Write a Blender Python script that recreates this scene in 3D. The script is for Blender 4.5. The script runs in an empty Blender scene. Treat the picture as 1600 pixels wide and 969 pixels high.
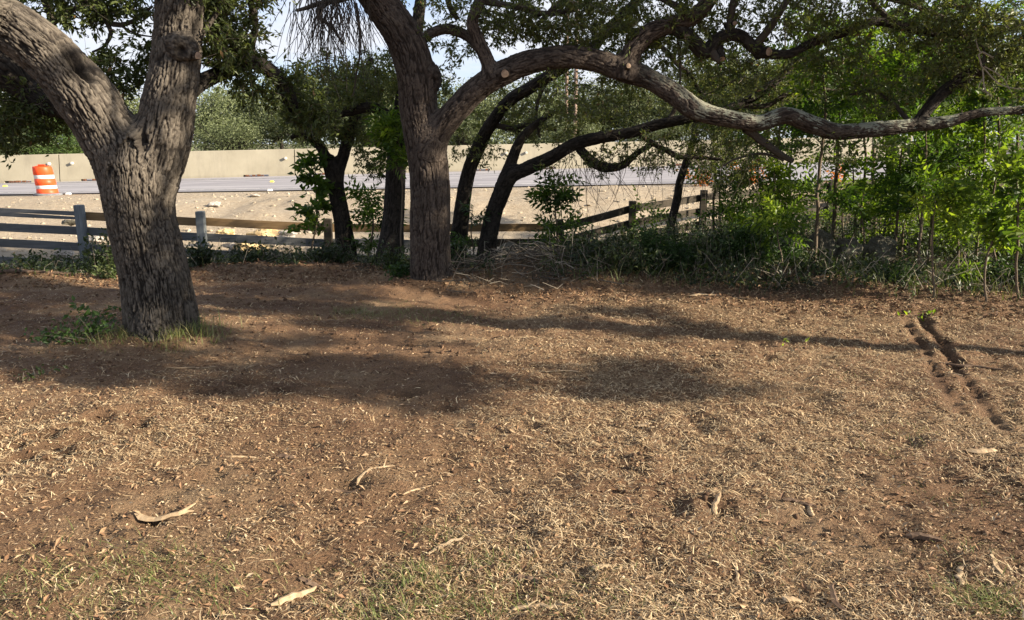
import bpy, math, random
import numpy as np
from mathutils import Vector

random.seed(7)
RNG = np.random.default_rng(7)
SC = bpy.context.scene
COL = SC.collection

# ------------------------------------------------------------------ camera, sky, sun, exposure
PITCH = math.radians(12.3)
EYE = 1.6
FPX = 1202.0                      # focal length in pixels of the 1600 px wide photograph
cam = bpy.data.cameras.new('camera')
cam.sensor_width = 36.0
cam.lens = FPX / 1600 * 36
cam.clip_start = 0.05
cam.clip_end = 3000
cam_ob = bpy.data.objects.new('camera', cam)
COL.objects.link(cam_ob)
cam_ob.location = (0, 0, EYE)
cam_ob.rotation_euler = (math.pi / 2 - PITCH, 0, 0)
SC.camera = cam_ob

SUN_TO = Vector((0.90, -0.28, 0.375)).normalized()     # direction towards the sun
SUN_EL = math.asin(SUN_TO.z)
SUN_AZ = math.atan2(SUN_TO.x, SUN_TO.y)

world = bpy.data.worlds.new('World')
SC.world = world
world.use_nodes = True
nt = world.node_tree
nt.nodes.clear()
wo = nt.nodes.new('ShaderNodeOutputWorld')
bg = nt.nodes.new('ShaderNodeBackground')
bg.inputs['Strength'].default_value = 0.085
sky = nt.nodes.new('ShaderNodeTexSky')
sky.sky_type = 'NISHITA'
sky.sun_disc = False
sky.sun_elevation = SUN_EL
sky.sun_rotation = SUN_AZ
sky.air_density = 1.0
sky.dust_density = 0.6
sky.ozone_density = 1.6
tc = nt.nodes.new('ShaderNodeTexCoord')
mp = nt.nodes.new('ShaderNodeMapping')
mp.inputs['Scale'].default_value = (2.2, 2.2, 9.0)
mp.inputs['Location'].default_value = (3.1, 0.4, 1.7)
cn = nt.nodes.new('ShaderNodeTexNoise')
cn.inputs['Scale'].default_value = 1.0
cn.inputs['Detail'].default_value = 7
cn.inputs['Roughness'].default_value = 0.58
cr = nt.nodes.new('ShaderNodeValToRGB')
cr.color_ramp.elements[0].position = 0.34
cr.color_ramp.elements[1].position = 0.56
mx = nt.nodes.new('ShaderNodeMix')
mx.data_type = 'RGBA'
mx.inputs['B'].default_value = (3.5, 3.65, 4.0, 1)
nt.links.new(tc.outputs['Generated'], mp.inputs['Vector'])
nt.links.new(mp.outputs['Vector'], cn.inputs['Vector'])
nt.links.new(cn.outputs['Fac'], cr.inputs['Fac'])
nt.links.new(cr.outputs['Color'], mx.inputs['Factor'])
tone = nt.nodes.new('ShaderNodeMix')
tone.data_type = 'RGBA'
tone.blend_type = 'MULTIPLY'
tone.inputs['Factor'].default_value = 1.0
tone.inputs['B'].default_value = (0.50, 0.62, 0.86, 1)
nt.links.new(sky.outputs['Color'], tone.inputs['A'])
nt.links.new(tone.outputs['Result'], mx.inputs['A'])
nt.links.new(mx.outputs['Result'], bg.inputs['Color'])
nt.links.new(bg.outputs['Background'], wo.inputs['Surface'])

sl = bpy.data.lights.new('sun', 'SUN')
sl.energy = 5.0
sl.angle = math.radians(0.55)
sl.color = (1.0, 0.875, 0.70)
so = bpy.data.objects.new('sun', sl)
COL.objects.link(so)
so.rotation_euler = SUN_TO.to_track_quat('Z', 'Y').to_euler()

SC.view_settings.view_transform = 'Standard'
SC.view_settings.look = 'None'
SC.view_settings.gamma = 1.0
SC.view_settings.exposure = 1.65
SC.cycles.max_bounces = 6
SC.cycles.transparent_max_bounces = 4

# ------------------------------------------------------------------ numpy helpers
def hash_u(*k):
    h = np.zeros_like(np.asarray(k[0]), dtype=np.uint32) + np.uint32(2166136261)
    for a in k:
        h = (h ^ np.asarray(a).astype(np.int64).astype(np.uint32)) * np.uint32(16777619)
        h = h ^ (h >> np.uint32(13))
        h = h * np.uint32(0x5bd1e995)
        h = h ^ (h >> np.uint32(15))
    return h.astype(np.float64) / 4294967295.0


def vnoise(P, s=1.0, seed=0):
    P = np.asarray(P, float) * s
    I = np.floor(P).astype(np.int64)
    f = P - I
    f = f * f * (3 - 2 * f)
    out = 0
    for dx in (0, 1):
        for dy in (0, 1):
            for dz in (0, 1):
                w = (f[:, 0] if dx else 1 - f[:, 0]) * (f[:, 1] if dy else 1 - f[:, 1]) * (f[:, 2] if dz else 1 - f[:, 2])
                out = out + w * hash_u(I[:, 0] + dx, I[:, 1] + dy, I[:, 2] + dz, np.full(len(P), seed))
    return out * 2 - 1


def fbm(P, s, octv=4, seed=0, gain=0.5):
    a, r = 1.0, 0
    for o in range(octv):
        r = r + a * vnoise(P, s * 2 ** o, seed + o * 17)
        a *= gain
    return r


def fbm2(x, y, s, octv=4, seed=0, gain=0.5):
    return fbm(np.stack([x, y, np.zeros_like(x)], 1), s, octv, seed, gain)


def sstep(a, b, x):
    t = np.clip((x - a) / (b - a), 0, 1)
    return t * t * (3 - 2 * t)


def norm(a):
    return a / np.maximum(np.linalg.norm(a, axis=-1, keepdims=True), 1e-9)


CP, SP = math.cos(PITCH), math.sin(PITCH)


def at(px, py, Y):
    """World point that stands Y metres ahead, seen at a pixel of the photograph; and metres per pixel there."""
    xv, yv = (px - 800) / FPX, (484.5 - py) / FPX
    t = Y / (CP + yv * SP)
    return np.array([xv * t, Y, EYE + t * (yv * CP - SP)]), t / FPX


# ------------------------------------------------------------------ the lie of the land
POSTS = [(-255, 304, 12.8), (-65, 313, 12.9), (125, 323, 13.0), (312, 333, 13.1), (510, 342, 13.2), (693, 344, 13.5), (876, 343, 13.9), (990, 314, 14.7),
         (1100, 297, 15.8), (1205, 288, 17.0), (1300, 281, 18.2), (1390, 276, 19.3), (1476, 272, 20.2)]
POST_TOP = np.array([at(*p)[0] for p in POSTS])
POST_H = 1.05
FX = np.concatenate([[-60], POST_TOP[:, 0], [14, 60]])
FY = np.concatenate([[12.2], POST_TOP[:, 1], [20.4, 20.6]])
FZ = np.concatenate([[-0.3], POST_TOP[:, 2] - POST_H, [0.2, 1.0]])


def road_z(x):
    return 0.021 * (np.clip(x, -70, 50) + 20.5)


def edge_y(x):                     # where the bare dirt yard ends and the undergrowth begins
    return np.interp(x, [-9, -5.9, -4.5, -3.6, -2.2, -1.2, -0.4, 0.6, 1.6, 2.8, 4.0, 5.2, 8], [8.8, 8.9, 9.3, 9.6, 9.6, 9.0, 8.6, 8.3, 8.35, 7.9, 7.6, 7.25, 6.6])


def near_edge_y(x):                # the near edge of the asphalt
    return np.interp(x, [-60, -15, -6.5, 4.5, 40], [25, 22.4, 21.4, 20.6, 20.8])


A_BASE = at(256, 527, 6.3)[0]
B_BASE = at(675, 443, 8.75)[0]


def seg_d(x, y, pts):
    d = np.full(x.shape, 1e9)
    for (ax, ay), (bx, by) in zip(pts[:-1], pts[1:]):
        vx, vy = bx - ax, by - ay
        t = np.clip(((x - ax) * vx + (y - ay) * vy) / (vx * vx + vy * vy), 0, 1)
        d = np.minimum(d, np.hypot(x - ax - t * vx, y - ay - t * vy))
    return d


def gxy(px, py):                   # point on the level yard seen at a pixel
    xv, yv = (px - 800) / FPX, (484.5 - py) / FPX
    t = EYE / (SP - yv * CP)
    return (xv * t, t * (CP + yv * SP))


RUT_A = [gxy(*p) for p in ((1406, 486), (1425, 520), (1450, 560), (1468, 600), (1500, 640))]
RUT_B = [gxy(*p) for p in ((1438, 488), (1452, 515), (1478, 555), (1510, 600), (1545, 640), (1572, 664))]
RUT_C = [gxy(*p) for p in ((1480, 560), (1530, 580), (1560, 594))]
PITS = [(gxy(*p), s) for p, s in (((72, 694), .05), ((30, 708), .05), ((85, 708), .06), ((128, 699), .05), ((36, 722), .05), ((100, 716), .04), ((118, 680), .035),
                                 ((238, 645), .05), ((208, 655), .055), ((215, 672), .05), ((158, 664), .05), ((540, 756), .07), ((1010, 706), .05), ((825, 668), .05),
                                 ((385, 603), .07), ((440, 615), .06), ((470, 560), .08), ((1190, 540), .05), ((1200, 560), .05),  
                                 ((1125, 790), .05), ((230, 822), .05), ((1240, 960), .05), ((330, 618), .06), ((700, 640), .06), ((640, 616), .07))]


def H(x, y, fine=True):
    x = np.asarray(x, float)
    y = np.asarray(y, float)
    e, fy, fz, ry, rz = edge_y(x), np.interp(x, FX, FY), np.interp(x, FX, FZ), near_edge_y(x), road_z(x)
    z = np.where(y < fy, fz * sstep(e - 0.2, fy, y), fz + (rz - fz) * sstep(fy, ry - 1.2, y))
    z = np.where(y >= ry - 1.2, rz, z)
    z = z - 0.02 * sstep(0, 1, np.clip((y - ry + 1.2), 0, 1))          # the asphalt lies on top of this
    # hump of turned earth along the yard's edge, brush pile, mound round the forked oak
    z = z + 0.10 * np.exp(-((y - e - 0.25) / 0.45) ** 2) * (0.6 + 0.4 * np.sin(x * 1.7))
    z = z + 0.20 * np.exp(-((y - e - 1.2) / 0.75) ** 2) * sstep(-.7, .5, x) * (1 - .6 * sstep(3, 5, x))
    z = z + 0.22 * np.exp(-(((x - 0.15) / 0.75) ** 2 + ((y - 9.15) / 0.5) ** 2))
    z = z + 0.10 * np.exp(-(((x - 3.35) / 0.5) ** 2 + ((y - 8.1) / 0.3) ** 2))
    z = z + 0.07 * np.exp(-(np.hypot(x - A_BASE[0], y - A_BASE[1]) / 0.75) ** 2)
    z = z + 0.06 * np.exp(-(np.hypot(x - B_BASE[0], y - B_BASE[1]) / 0.6) ** 2)
    sh = x.shape
    xf, yf = x.ravel(), y.ravel()
    n = 0.035 * fbm2(xf, yf, 0.7, 3, 3).reshape(sh)
    back = sstep(8, 12, y)
    n = n + back * 0.06 * fbm2(xf, yf, 0.9, 3, 12).reshape(sh) * (1 - sstep(19, 21, y))
    if fine:
        nearw = 1 - sstep(11, 15, y)
        n = n + nearw * 0.016 * fbm2(xf, yf, 5.5, 4, 5, 0.62).reshape(sh)
        cl = fbm2(xf, yf, 16.0, 2, 9).reshape(sh)
        n = n + nearw * 0.013 * np.clip(cl - 0.15, 0, 1)
        rag = 0.034 * fbm2(xf, yf, 10.0, 3, 31).reshape(sh)
        for r, wd, dp in ((RUT_A, .022, .028), (RUT_B, .030, .046), (RUT_C, .014, .014)):
            d = seg_d(x, y, r) + rag
            brk = 0.66 + 0.42 * np.clip(fbm2(xf, yf, 3.2, 2, 41).reshape(sh) * 2, -1, 1)
            brk = brk * (.5 + .5 * sstep(4.4, 6.2, y))
            n = n - dp * brk * np.exp(-(d / wd) ** 2) + 0.25 * dp * np.exp(-((d - 2.2 * wd) / wd) ** 2)
        for (cx, cy), s in PITS:
            d = np.hypot((x - cx) * 0.75, y - cy) + rag * 0.5
            n = n - 0.05 * np.exp(-(d / s) ** 2) + 0.014 * np.exp(-((d - 1.7 * s) / (.6 * s)) ** 2)
    z = z + n * (1 - sstep(0, 1.2, y - ry + 1.2)) + np.where(y > 60, 0.3 * (fbm2(xf, yf, 0.02, 2, 77).reshape(sh)), 0)
    return z


def h1(x, y):
    return float(H(np.array([x]), np.array([y]))[0])


# ------------------------------------------------------------------ mesh helpers
class MB:
    """Collects vertex and face arrays; build() links them as one mesh object."""
    def __init__(self):
        self.V, self.F, self.A, self.n = [], {}, [], 0

    def add(self, V, F, tint=0.5):
        V = np.asarray(V, float).reshape(-1, 3)
        F = np.asarray(F, np.int64)
        self.F.setdefault(F.shape[1], []).append(F + self.n)
        self.V.append(V)
        self.A.append(np.broadcast_to(np.asarray(tint, float), (len(V),)))
        self.n += len(V)

    def mesh(self, name, mats, smooth=False):
        me = bpy.data.meshes.new(name)
        V = np.concatenate(self.V)
        me.vertices.add(len(V))
        me.vertices.foreach_set('co', V.astype(np.float32).ravel())
        ks = sorted(self.F)
        arrs = [np.concatenate(self.F[k]) for k in ks]
        loops = np.concatenate([a.ravel() for a in arrs])
        tot = np.concatenate([np.full(len(a), k) for a, k in zip(arrs, ks)])
        me.loops.add(len(loops))
        me.loops.foreach_set('vertex_index', loops.astype(np.int32))
        me.polygons.add(len(tot))
        start = np.concatenate([[0], np.cumsum(tot)[:-1]])
        me.polygons.foreach_set('loop_start', start.astype(np.int32))
        me.polygons.foreach_set('loop_total', tot.astype(np.int32))
        me.polygons.foreach_set('use_smooth', np.full(len(tot), smooth))
        at_ = me.attributes.new('tint', 'FLOAT', 'POINT')
        at_.data.foreach_set('value', np.concatenate(self.A).astype(np.float32))
        me.update(calc_edges=True)
        for m in (mats if isinstance(mats, (list, tuple)) else [mats]):
            me.materials.append(m)
        return me

    def build(self, name, mats, parent=None, smooth=False):
        return link(name, self.mesh(name, mats, smooth), parent)


def link(name, data, parent=None):
    o = bpy.data.objects.new(name, data)
    COL.objects.link(o)
    if parent is not None:
        o.parent = parent
        o.matrix_parent_inverse = parent.matrix_basis.inverted()      # children are built in world coordinates
    return o


def tag(o, label=None, cat=None, group=None, kind=None):
    if label: o['label'] = label
    if cat: o['category'] = cat
    if group: o['group'] = group
    if kind: o['kind'] = kind
    return o


def thing(name, label, cat, loc, group=None):
    o = bpy.data.objects.new(name, None)
    o.empty_display_size = 0.2
    COL.objects.link(o)
    o.location = tuple(float(c) for c in loc)
    return tag(o, label, cat, group)


def grid_faces(nr, nc, wrap=False):
    i, j = np.meshgrid(np.arange(nr - 1), np.arange(nc if wrap else nc - 1), indexing='ij')
    j2 = (j + 1) % nc
    return np.stack([i * nc + j, i * nc + j2, (i + 1) * nc + j2, (i + 1) * nc + j], -1).reshape(-1, 4)


def box(mb, c, s, R=None, tint=0.5):
    v = np.array([(x, y, z) for x in (-.5, .5) for y in (-.5, .5) for z in (-.5, .5)]) * np.array(s)
    if R is not None:
        v = v @ np.asarray(R).T
    mb.add(v + np.array(c), [(0, 1, 3, 2), (4, 6, 7, 5), (0, 4, 5, 1), (2, 3, 7, 6), (0, 2, 6, 4), (1, 5, 7, 3)], tint)


def lathe(mb, prof, seg=32, o=(0, 0, 0), tint=0.5):
    prof = np.array(prof, float)
    a = np.linspace(0, 2 * math.pi, seg, endpoint=False)
    V = np.stack([prof[:, 0:1] * np.cos(a), prof[:, 0:1] * np.sin(a), np.repeat(prof[:, 1:2], seg, 1)], -1).reshape(-1, 3) + np.array(o)
    mb.add(V, grid_faces(len(prof), seg, True), tint)


def resample(P, R, step):
    """Catmull-Rom through the points, then even steps along the curve."""
    P, R = np.asarray(P, float), np.asarray(R, float)
    Q = np.vstack([2 * P[0] - P[1], P, 2 * P[-1] - P[-2]])
    out, rr = [], []
    for i in range(1, len(Q) - 2):
        t = np.linspace(0, 1, 12, endpoint=False)[:, None]
        p0, p1, p2, p3 = Q[i - 1], Q[i], Q[i + 1], Q[i + 2]
        out.append(0.5 * (2 * p1 + (p2 - p0) * t + (2 * p0 - 5 * p1 + 4 * p2 - p3) * t ** 2 + (3 * p1 - p0 - 3 * p2 + p3) * t ** 3))
        rr.append(R[i - 1] + (R[i] - R[i - 1]) * t[:, 0])
    out, rr = np.vstack(out + [P[-1:]]), np.concatenate(rr + [R[-1:]])
    s = np.concatenate([[0], np.cumsum(np.linalg.norm(np.diff(out, axis=0), axis=1))])
    n = max(3, int(s[-1] / step) + 1)
    u = np.linspace(0, s[-1], n)
    return np.stack([np.interp(u, s, out[:, k]) for k in range(3)], 1), np.interp(u, s, rr), u


def frames(C):
    T = norm(np.gradient(C, axis=0))
    n = np.cross(T[0], [0, 1, 0.01])
    if np.linalg.norm(n) < 1e-3: n = np.cross(T[0], [1, 0, 0])
    n = n / np.linalg.norm(n)
    N = np.zeros_like(C)
    for i in range(len(C)):
        n = n - T[i] * n.dot(T[i])
        n = n / np.linalg.norm(n)
        N[i] = n
    return T, N, np.cross(T, N)


def thin_tube(mb, C, R, ns=5, tint=0.5):
    T, N, B = frames(C)
    a = np.linspace(0, 2 * math.pi, ns, endpoint=False)
    V = C[:, None] + R[:, None, None] * (N[:, None] * np.cos(a)[None, :, None] + B[:, None] * np.sin(a)[None, :, None])
    mb.add(V.reshape(-1, 3), grid_faces(len(C), ns, True), tint)


def thin_tubes(mb, CC, RR, ns=3, tint=0.5):
    """Many tubes of k points each: CC (m,k,3), RR (m,k)."""
    m, k = CC.shape[:2]
    if m == 0: return
    T = norm(np.gradient(CC, axis=1))
    ref = norm(np.stack([np.full(m, .31), np.full(m, .87), np.full(m, .23)], -1))[:, None]
    N = norm(np.cross(T, ref))
    B = np.cross(T, N)
    a = np.linspace(0, 2 * math.pi, ns, endpoint=False)
    V = CC[:, :, None] + RR[:, :, None, None] * (N[:, :, None] * np.cos(a)[:, None] + B[:, :, None] * np.sin(a)[:, None])
    F = (grid_faces(k, ns, True)[None] + (np.arange(m) * k * ns)[:, None, None]).reshape(-1, 4)
    mb.add(V.reshape(-1, 3), F, np.repeat(np.broadcast_to(tint, (m,)), k * ns))


def worley(u, v, per, seed):
    iu, iv = np.floor(u).astype(np.int64), np.floor(v).astype(np.int64)
    f1, f2 = np.full(u.shape, 9.), np.full(u.shape, 9.)
    cid = np.zeros(u.shape)
    for du in (-1, 0, 1):
        for dv in (-1, 0, 1):
            cu, cv = iu + du, iv + dv
            hu = cu % per
            jx = hash_u(hu, cv, np.full(u.shape, seed))
            jy = hash_u(hu, cv, np.full(u.shape, seed + 91))
            d = np.hypot(cu + 0.1 + .8 * jx - u, cv + 0.05 + .9 * jy - v)
            near = d < f1
            f2 = np.where(near, f1, np.minimum(f2, d))
            cid = np.where(near, jx, cid)
            f1 = np.minimum(f1, d)
    return f1, f2, cid


def tube_sdf(P, C, R):
    best = np.full(len(P), 1e9)
    for i in range(len(C) - 1):
        a, b = C[i], C[i + 1]
        v = b - a
        t = np.clip(((P - a) @ v) / max(v @ v, 1e-9), 0, 1)
        d = np.linalg.norm(P - a - t[:, None] * v, axis=1) - (R[i] + (R[i + 1] - R[i]) * t)
        best = np.minimum(best, d)
    return best


def bark_tube(mb, P, R, blend=(), plate=(0.022, 0.075), amp=0.012, seed=1, detail=5.0, k=0.12, digs=(), flare=0.0, lumps=0.03):
    """A limb with furrowed bark: swept tube, filleted into the tubes of `blend`, furrows and plates as real relief."""
    rm = float(np.mean(R))
    step = plate[1] / (detail + 1.5)
    C, r, s = resample(P, R, step)
    if flare:
        r = r * (1 + flare * np.exp(-s / 0.22))
    ncell = max(7, int(round(2 * math.pi * rm / plate[0])))
    ns = int(ncell * detail)
    T, N, B = frames(C)
    a = np.linspace(0, 2 * math.pi, ns, endpoint=False)
    rad = N[:, None] * np.cos(a)[None, :, None] + B[:, None] * np.sin(a)[None, :, None]
    D = rad.reshape(-1, 3)
    base = np.repeat(C, ns, 0)
    rr = np.repeat(r, ns)
    # uneven cross section
    lp = base + D * rr[:, None]
    rr = rr * (1 + lumps * fbm(lp, 2.2 / max(rm, .05) * 0.25, 3, seed) + (flare > 0) * np.exp(-np.repeat(s, ns) / 0.22) * (0.14 * np.sin(np.tile(a, len(C)) * 4 + seed) + 0.09 * np.sin(np.tile(a, len(C)) * 7 + 2 * seed)))
    V = base + D * rr[:, None]
    for (C2, R2) in blend:
        st = max(1, len(C2) // 40)
        C2s, R2s = np.vstack([C2[::st], C2[-1:]]), np.concatenate([R2[::st], R2[-1:]])
        for it in range(5):
            d2 = tube_sdf(V, C2s, R2s)
            act = (d2 < k) & (d2 > -0.6 * k)
            d1 = np.linalg.norm(V - base, axis=1) - rr
            hh = np.clip(0.5 + 0.5 * (d2 - d1) / k, 0, 1)
            sm = d2 * (1 - hh) + d1 * hh - k * hh * (1 - hh)
            V = V + D * (np.where(act, np.clip(-sm, 0, k * 0.3), 0) * 0.8)[:, None]
    u = np.tile(a / (2 * math.pi) * ncell, len(C))
    sv = np.repeat(s, ns)
    ca, sa = np.tile(np.cos(a), len(C)), np.tile(np.sin(a), len(C))
    wx = 0.5 * fbm(V, 6.0, 2, seed + 3)
    rc = ncell / (2 * math.pi)
    Q = np.stack([ca * rc, sa * rc, sv / plate[1] * 0.42], 1)
    Q = Q + 0.22 * np.stack([fbm(V, 9.0, 2, seed + 41), fbm(V, 9.0, 2, seed + 47), np.zeros(len(V))], 1) * np.array([1, 1, 0])
    fur = np.abs(vnoise(Q, 0.85, seed + 5) + 0.5 * vnoise(Q, 1.8, seed + 6))
    furrow = sstep(0.02, 0.22, fur)
    f1, f2, cid = worley(u + 0.55 * wx + 0.22 * fbm(V, 26.0, 2, seed + 4), sv / plate[1] + 0.7 * fbm(V, 8.0, 2, seed + 8), ncell, seed)
    crack = sstep(0.0, 0.20, f2 - f1)
    fine = fbm(V, 70.0, 2, seed + 21)
    hgt = furrow * (0.35 + 0.65 * crack)
    disp = amp * 1.15 * (hgt - 0.75) * (0.8 + 0.4 * cid) + amp * 0.25 * fine + amp * 0.6 * fbm(V, 3.0, 2, seed + 30)
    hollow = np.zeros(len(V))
    for (c, rd, dp) in digs:
        dd = np.linalg.norm((V - np.asarray(c)) / np.asarray(rd), axis=1)
        gg = np.exp(-dd ** 4)
        disp = disp - dp * gg
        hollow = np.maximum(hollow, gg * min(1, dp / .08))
    V = V + D * disp[:, None]
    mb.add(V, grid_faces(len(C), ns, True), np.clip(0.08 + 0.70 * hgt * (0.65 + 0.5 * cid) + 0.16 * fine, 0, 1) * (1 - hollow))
    # close the end
    n0 = (len(C) - 1) * ns
    mb.add(np.vstack([V[n0:], C[-1:]]), [(i, (i + 1) % ns, ns) for i in range(ns)], 0.4)
    return C, r


def leaves(mb, P, D, L, W, tint, droop=0.25, rich=False, nrm=None):
    """n leaves: base P, direction D, length L, width W. rich: folded along the midrib."""
    n = len(P)
    if n == 0: return
    D = norm(D)
    ref = norm(RNG.normal(size=(n, 3)) + np.array([0, 0, 0.8])) if nrm is None else norm(nrm + 0.25 * RNG.normal(size=(n, 3)))
    S = norm(np.cross(D, ref))
    U = np.cross(S, D)
    L, W = L[:, None], W[:, None]
    tip = P + D * L - U * L * droop
    mid = P + D * L * 0.45
    if rich:
        V = np.stack([P, mid + S * W * .5 + U * W * .16, tip, mid - S * W * .5 + U * W * .16, mid - U * W * 0.04], 1)
        F = np.array([(0, 4, 2, 1), (0, 3, 2, 4)])
        k = 5
    else:
        V = np.stack([P, mid + S * W * .5, tip, mid - S * W * .5], 1)
        F = np.array([(0, 3, 2, 1)])
        k = 4
    F = (F[None] + (np.arange(n) * k)[:, None, None]).reshape(-1, 4)
    mb.add(V.reshape(-1, 3), F, np.repeat(tint, k))


# ------------------------------------------------------------------ materials
def mat(name, rough=0.85):
    m = bpy.data.materials.new(name)
    m.use_nodes = True
    n = m.node_tree.nodes
    b = n['Principled BSDF']
    b.inputs['Roughness'].default_value = rough
    b.inputs['Specular IOR Level'].default_value = 0.25
    return m, m.node_tree, b


def node(t, typ, **kw):
    n = t.nodes.new(typ)
    for k_, v_ in kw.items():
        if k_ in n.inputs: n.inputs[k_].default_value = v_
        else: setattr(n, k_, v_)
    return n


def ramp(t, src, stops):
    r = t.nodes.new('ShaderNodeValToRGB')
    e = r.color_ramp.elements
    while len(e) < len(stops): e.new(0.5)
    for el, (p, c) in zip(e, stops):
        el.position = p
        el.color = (*c, 1)
    t.links.new(src, r.inputs['Fac'])
    return r.outputs['Color']


def noise(t, scale, detail=5, rough=0.6, vec=None):
    n = node(t, 'ShaderNodeTexNoise', Scale=scale, Detail=detail, Roughness=rough)
    if vec is None:
        vec = node(t, 'ShaderNodeNewGeometry').outputs['Position']
    t.links.new(vec, n.inputs['Vector'])
    return n.outputs['Fac']


def mixc(t, fac, a, b, mode='MIX'):
    m = t.nodes.new('ShaderNodeMix')
    m.data_type = 'RGBA'
    m.blend_type = mode
    for s, i in ((fac, 'Factor'), (a, 'A'), (b, 'B')):
        if hasattr(s, 'links') or isinstance(s, bpy.types.NodeSocket): t.links.new(s, m.inputs[i])
        else: m.inputs[i].default_value = s if i == 'Factor' else (*s, 1)
    return m.outputs['Result']


def bump(t, b, src, strength=0.4, dist=0.01):
    n = node(t, 'ShaderNodeBump', Strength=strength, Distance=dist)
    t.links.new(src, n.inputs['Height'])
    t.links.new(n.outputs['Normal'], b.inputs['Normal'])


def attr(t, name):
    return node(t, 'ShaderNodeAttribute', attribute_name=name).outputs['Fac']


def leaf_mat(name, stops, trans=0.4, tcol=(1.0, 1.0, 0.5), rough=0.45):
    m, t, b = mat(name, rough)
    c = ramp(t, attr(t, 'tint'), stops)
    t.links.new(c, b.inputs['Base Color'])
    b.inputs['Specular IOR Level'].default_value = 0.35
    tr = t.nodes.new('ShaderNodeBsdfTranslucent')
    t.links.new(mixc(t, 1.0, c, tcol, 'MULTIPLY'), tr.inputs['Color'])
    ms = node(t, 'ShaderNodeMixShader')
    ms.inputs['Fac'].default_value = trans
    t.links.new(b.outputs['BSDF'], ms.inputs[1])
    t.links.new(tr.outputs['BSDF'], ms.inputs[2])
    t.links.new(ms.outputs['Shader'], t.nodes['Material Output'].inputs['Surface'])
    return m


def bark_mat(name, groove, mid, ridge, lichen=0.0, lich_col=(0.25, 0.26, 0.20)):
    m, t, b = mat(name, 0.93)
    c = ramp(t, attr(t, 'tint'), [(0.1, groove), (0.42, mid), (0.85, ridge)])
    big = noise(t, 2.3, 4)
    c = mixc(t, ramp(t, big, [(0.35, (0, 0, 0)), (0.75, (.5, .5, .5))]), c, tuple(x * 0.62 for x in mid))
    fine_ = noise(t, 60, 4, 0.7)
    c = mixc(t, 0.5, c, ramp(t, fine_, [(0.25, (.45, .45, .45)), (0.75, (1.25, 1.22, 1.18))]), 'MULTIPLY')
    if lichen:
        geo = node(t, 'ShaderNodeNewGeometry')
        sep = node(t, 'ShaderNodeSeparateXYZ')
        t.links.new(geo.outputs['Normal'], sep.inputs[0])
        l1 = noise(t, 5.5, 6, 0.75)
        add = node(t, 'ShaderNodeMath', operation='MULTIPLY_ADD')
        t.links.new(sep.outputs['Z'], add.inputs[0])
        add.inputs[1].default_value = 0.14
        t.links.new(l1, add.inputs[2])
        fac = ramp(t, add.outputs[0], [(0.60 - 0.1 * lichen, (0, 0, 0)), (0.66 - 0.1 * lichen, (.85, .85, .85))])
        if lichen > .5:
            sp = node(t, 'ShaderNodeSeparateXYZ')
            t.links.new(geo.outputs['Position'], sp.inputs[0])
            mr = node(t, 'ShaderNodeMapRange')
            mr.inputs['From Min'].default_value, mr.inputs['From Max'].default_value = 1.2, 2.4
            t.links.new(sp.outputs['X'], mr.inputs['Value'])
            mm = node(t, 'ShaderNodeMath', operation='MULTIPLY')
            t.links.new(fac, mm.inputs[0])
            t.links.new(mr.outputs[0], mm.inputs[1])
            fac = mm.outputs[0]
        c = mixc(t, fac, c, lich_col)
    t.links.new(c, b.inputs['Base Color'])
    bump(t, b, fine_, 1.0, 0.008)
    return m


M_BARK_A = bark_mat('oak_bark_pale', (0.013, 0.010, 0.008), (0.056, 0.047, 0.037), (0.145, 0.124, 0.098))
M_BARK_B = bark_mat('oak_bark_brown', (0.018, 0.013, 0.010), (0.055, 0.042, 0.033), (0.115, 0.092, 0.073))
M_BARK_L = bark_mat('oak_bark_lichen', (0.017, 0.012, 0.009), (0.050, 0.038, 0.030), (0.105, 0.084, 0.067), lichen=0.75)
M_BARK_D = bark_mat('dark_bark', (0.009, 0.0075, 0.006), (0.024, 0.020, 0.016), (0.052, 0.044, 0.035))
M_BARK_S = bark_mat('sapling_bark', (0.06, 0.045, 0.03), (0.13, 0.10, 0.07), (0.22, 0.18, 0.13))
M_TWIG, t, b = mat('grey_twig', 0.9)
t.links.new(ramp(t, attr(t, 'tint'), [(0, (0.035, 0.028, 0.022)), (0.6, (0.10, 0.085, 0.065)), (1, (0.30, 0.26, 0.20))]), b.inputs['Base Color'])
M_LEAF_OAK = leaf_mat('oak_leaf', [(0.0, (0.030, 0.042, 0.013)), (0.45, (0.080, 0.105, 0.030)), (0.8, (0.15, 0.175, 0.050)), (0.96, (0.23, 0.245, 0.075)), (1.0, (0.18, 0.11, 0.045))], 0.42, (1.15, 1.12, .55))
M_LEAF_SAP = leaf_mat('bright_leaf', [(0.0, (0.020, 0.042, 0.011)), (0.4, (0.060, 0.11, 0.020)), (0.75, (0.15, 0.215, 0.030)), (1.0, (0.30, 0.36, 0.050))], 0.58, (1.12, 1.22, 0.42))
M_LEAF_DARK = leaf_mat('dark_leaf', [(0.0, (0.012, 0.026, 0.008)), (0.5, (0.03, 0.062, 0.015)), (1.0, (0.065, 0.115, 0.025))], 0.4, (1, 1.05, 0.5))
M_LEAF_FAR = leaf_mat('far_leaf', [(0.0, (0.055, 0.070, 0.030)), (0.5, (0.115, 0.14, 0.060)), (1.0, (0.20, 0.225, 0.105))], 0.25)
M_LEAF_FAR2 = leaf_mat('juniper_leaf', [(0.0, (0.025, 0.05, 0.014)), (0.5, (0.06, 0.10, 0.025)), (1.0, (0.12, 0.17, 0.04))], 0.3)
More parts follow.
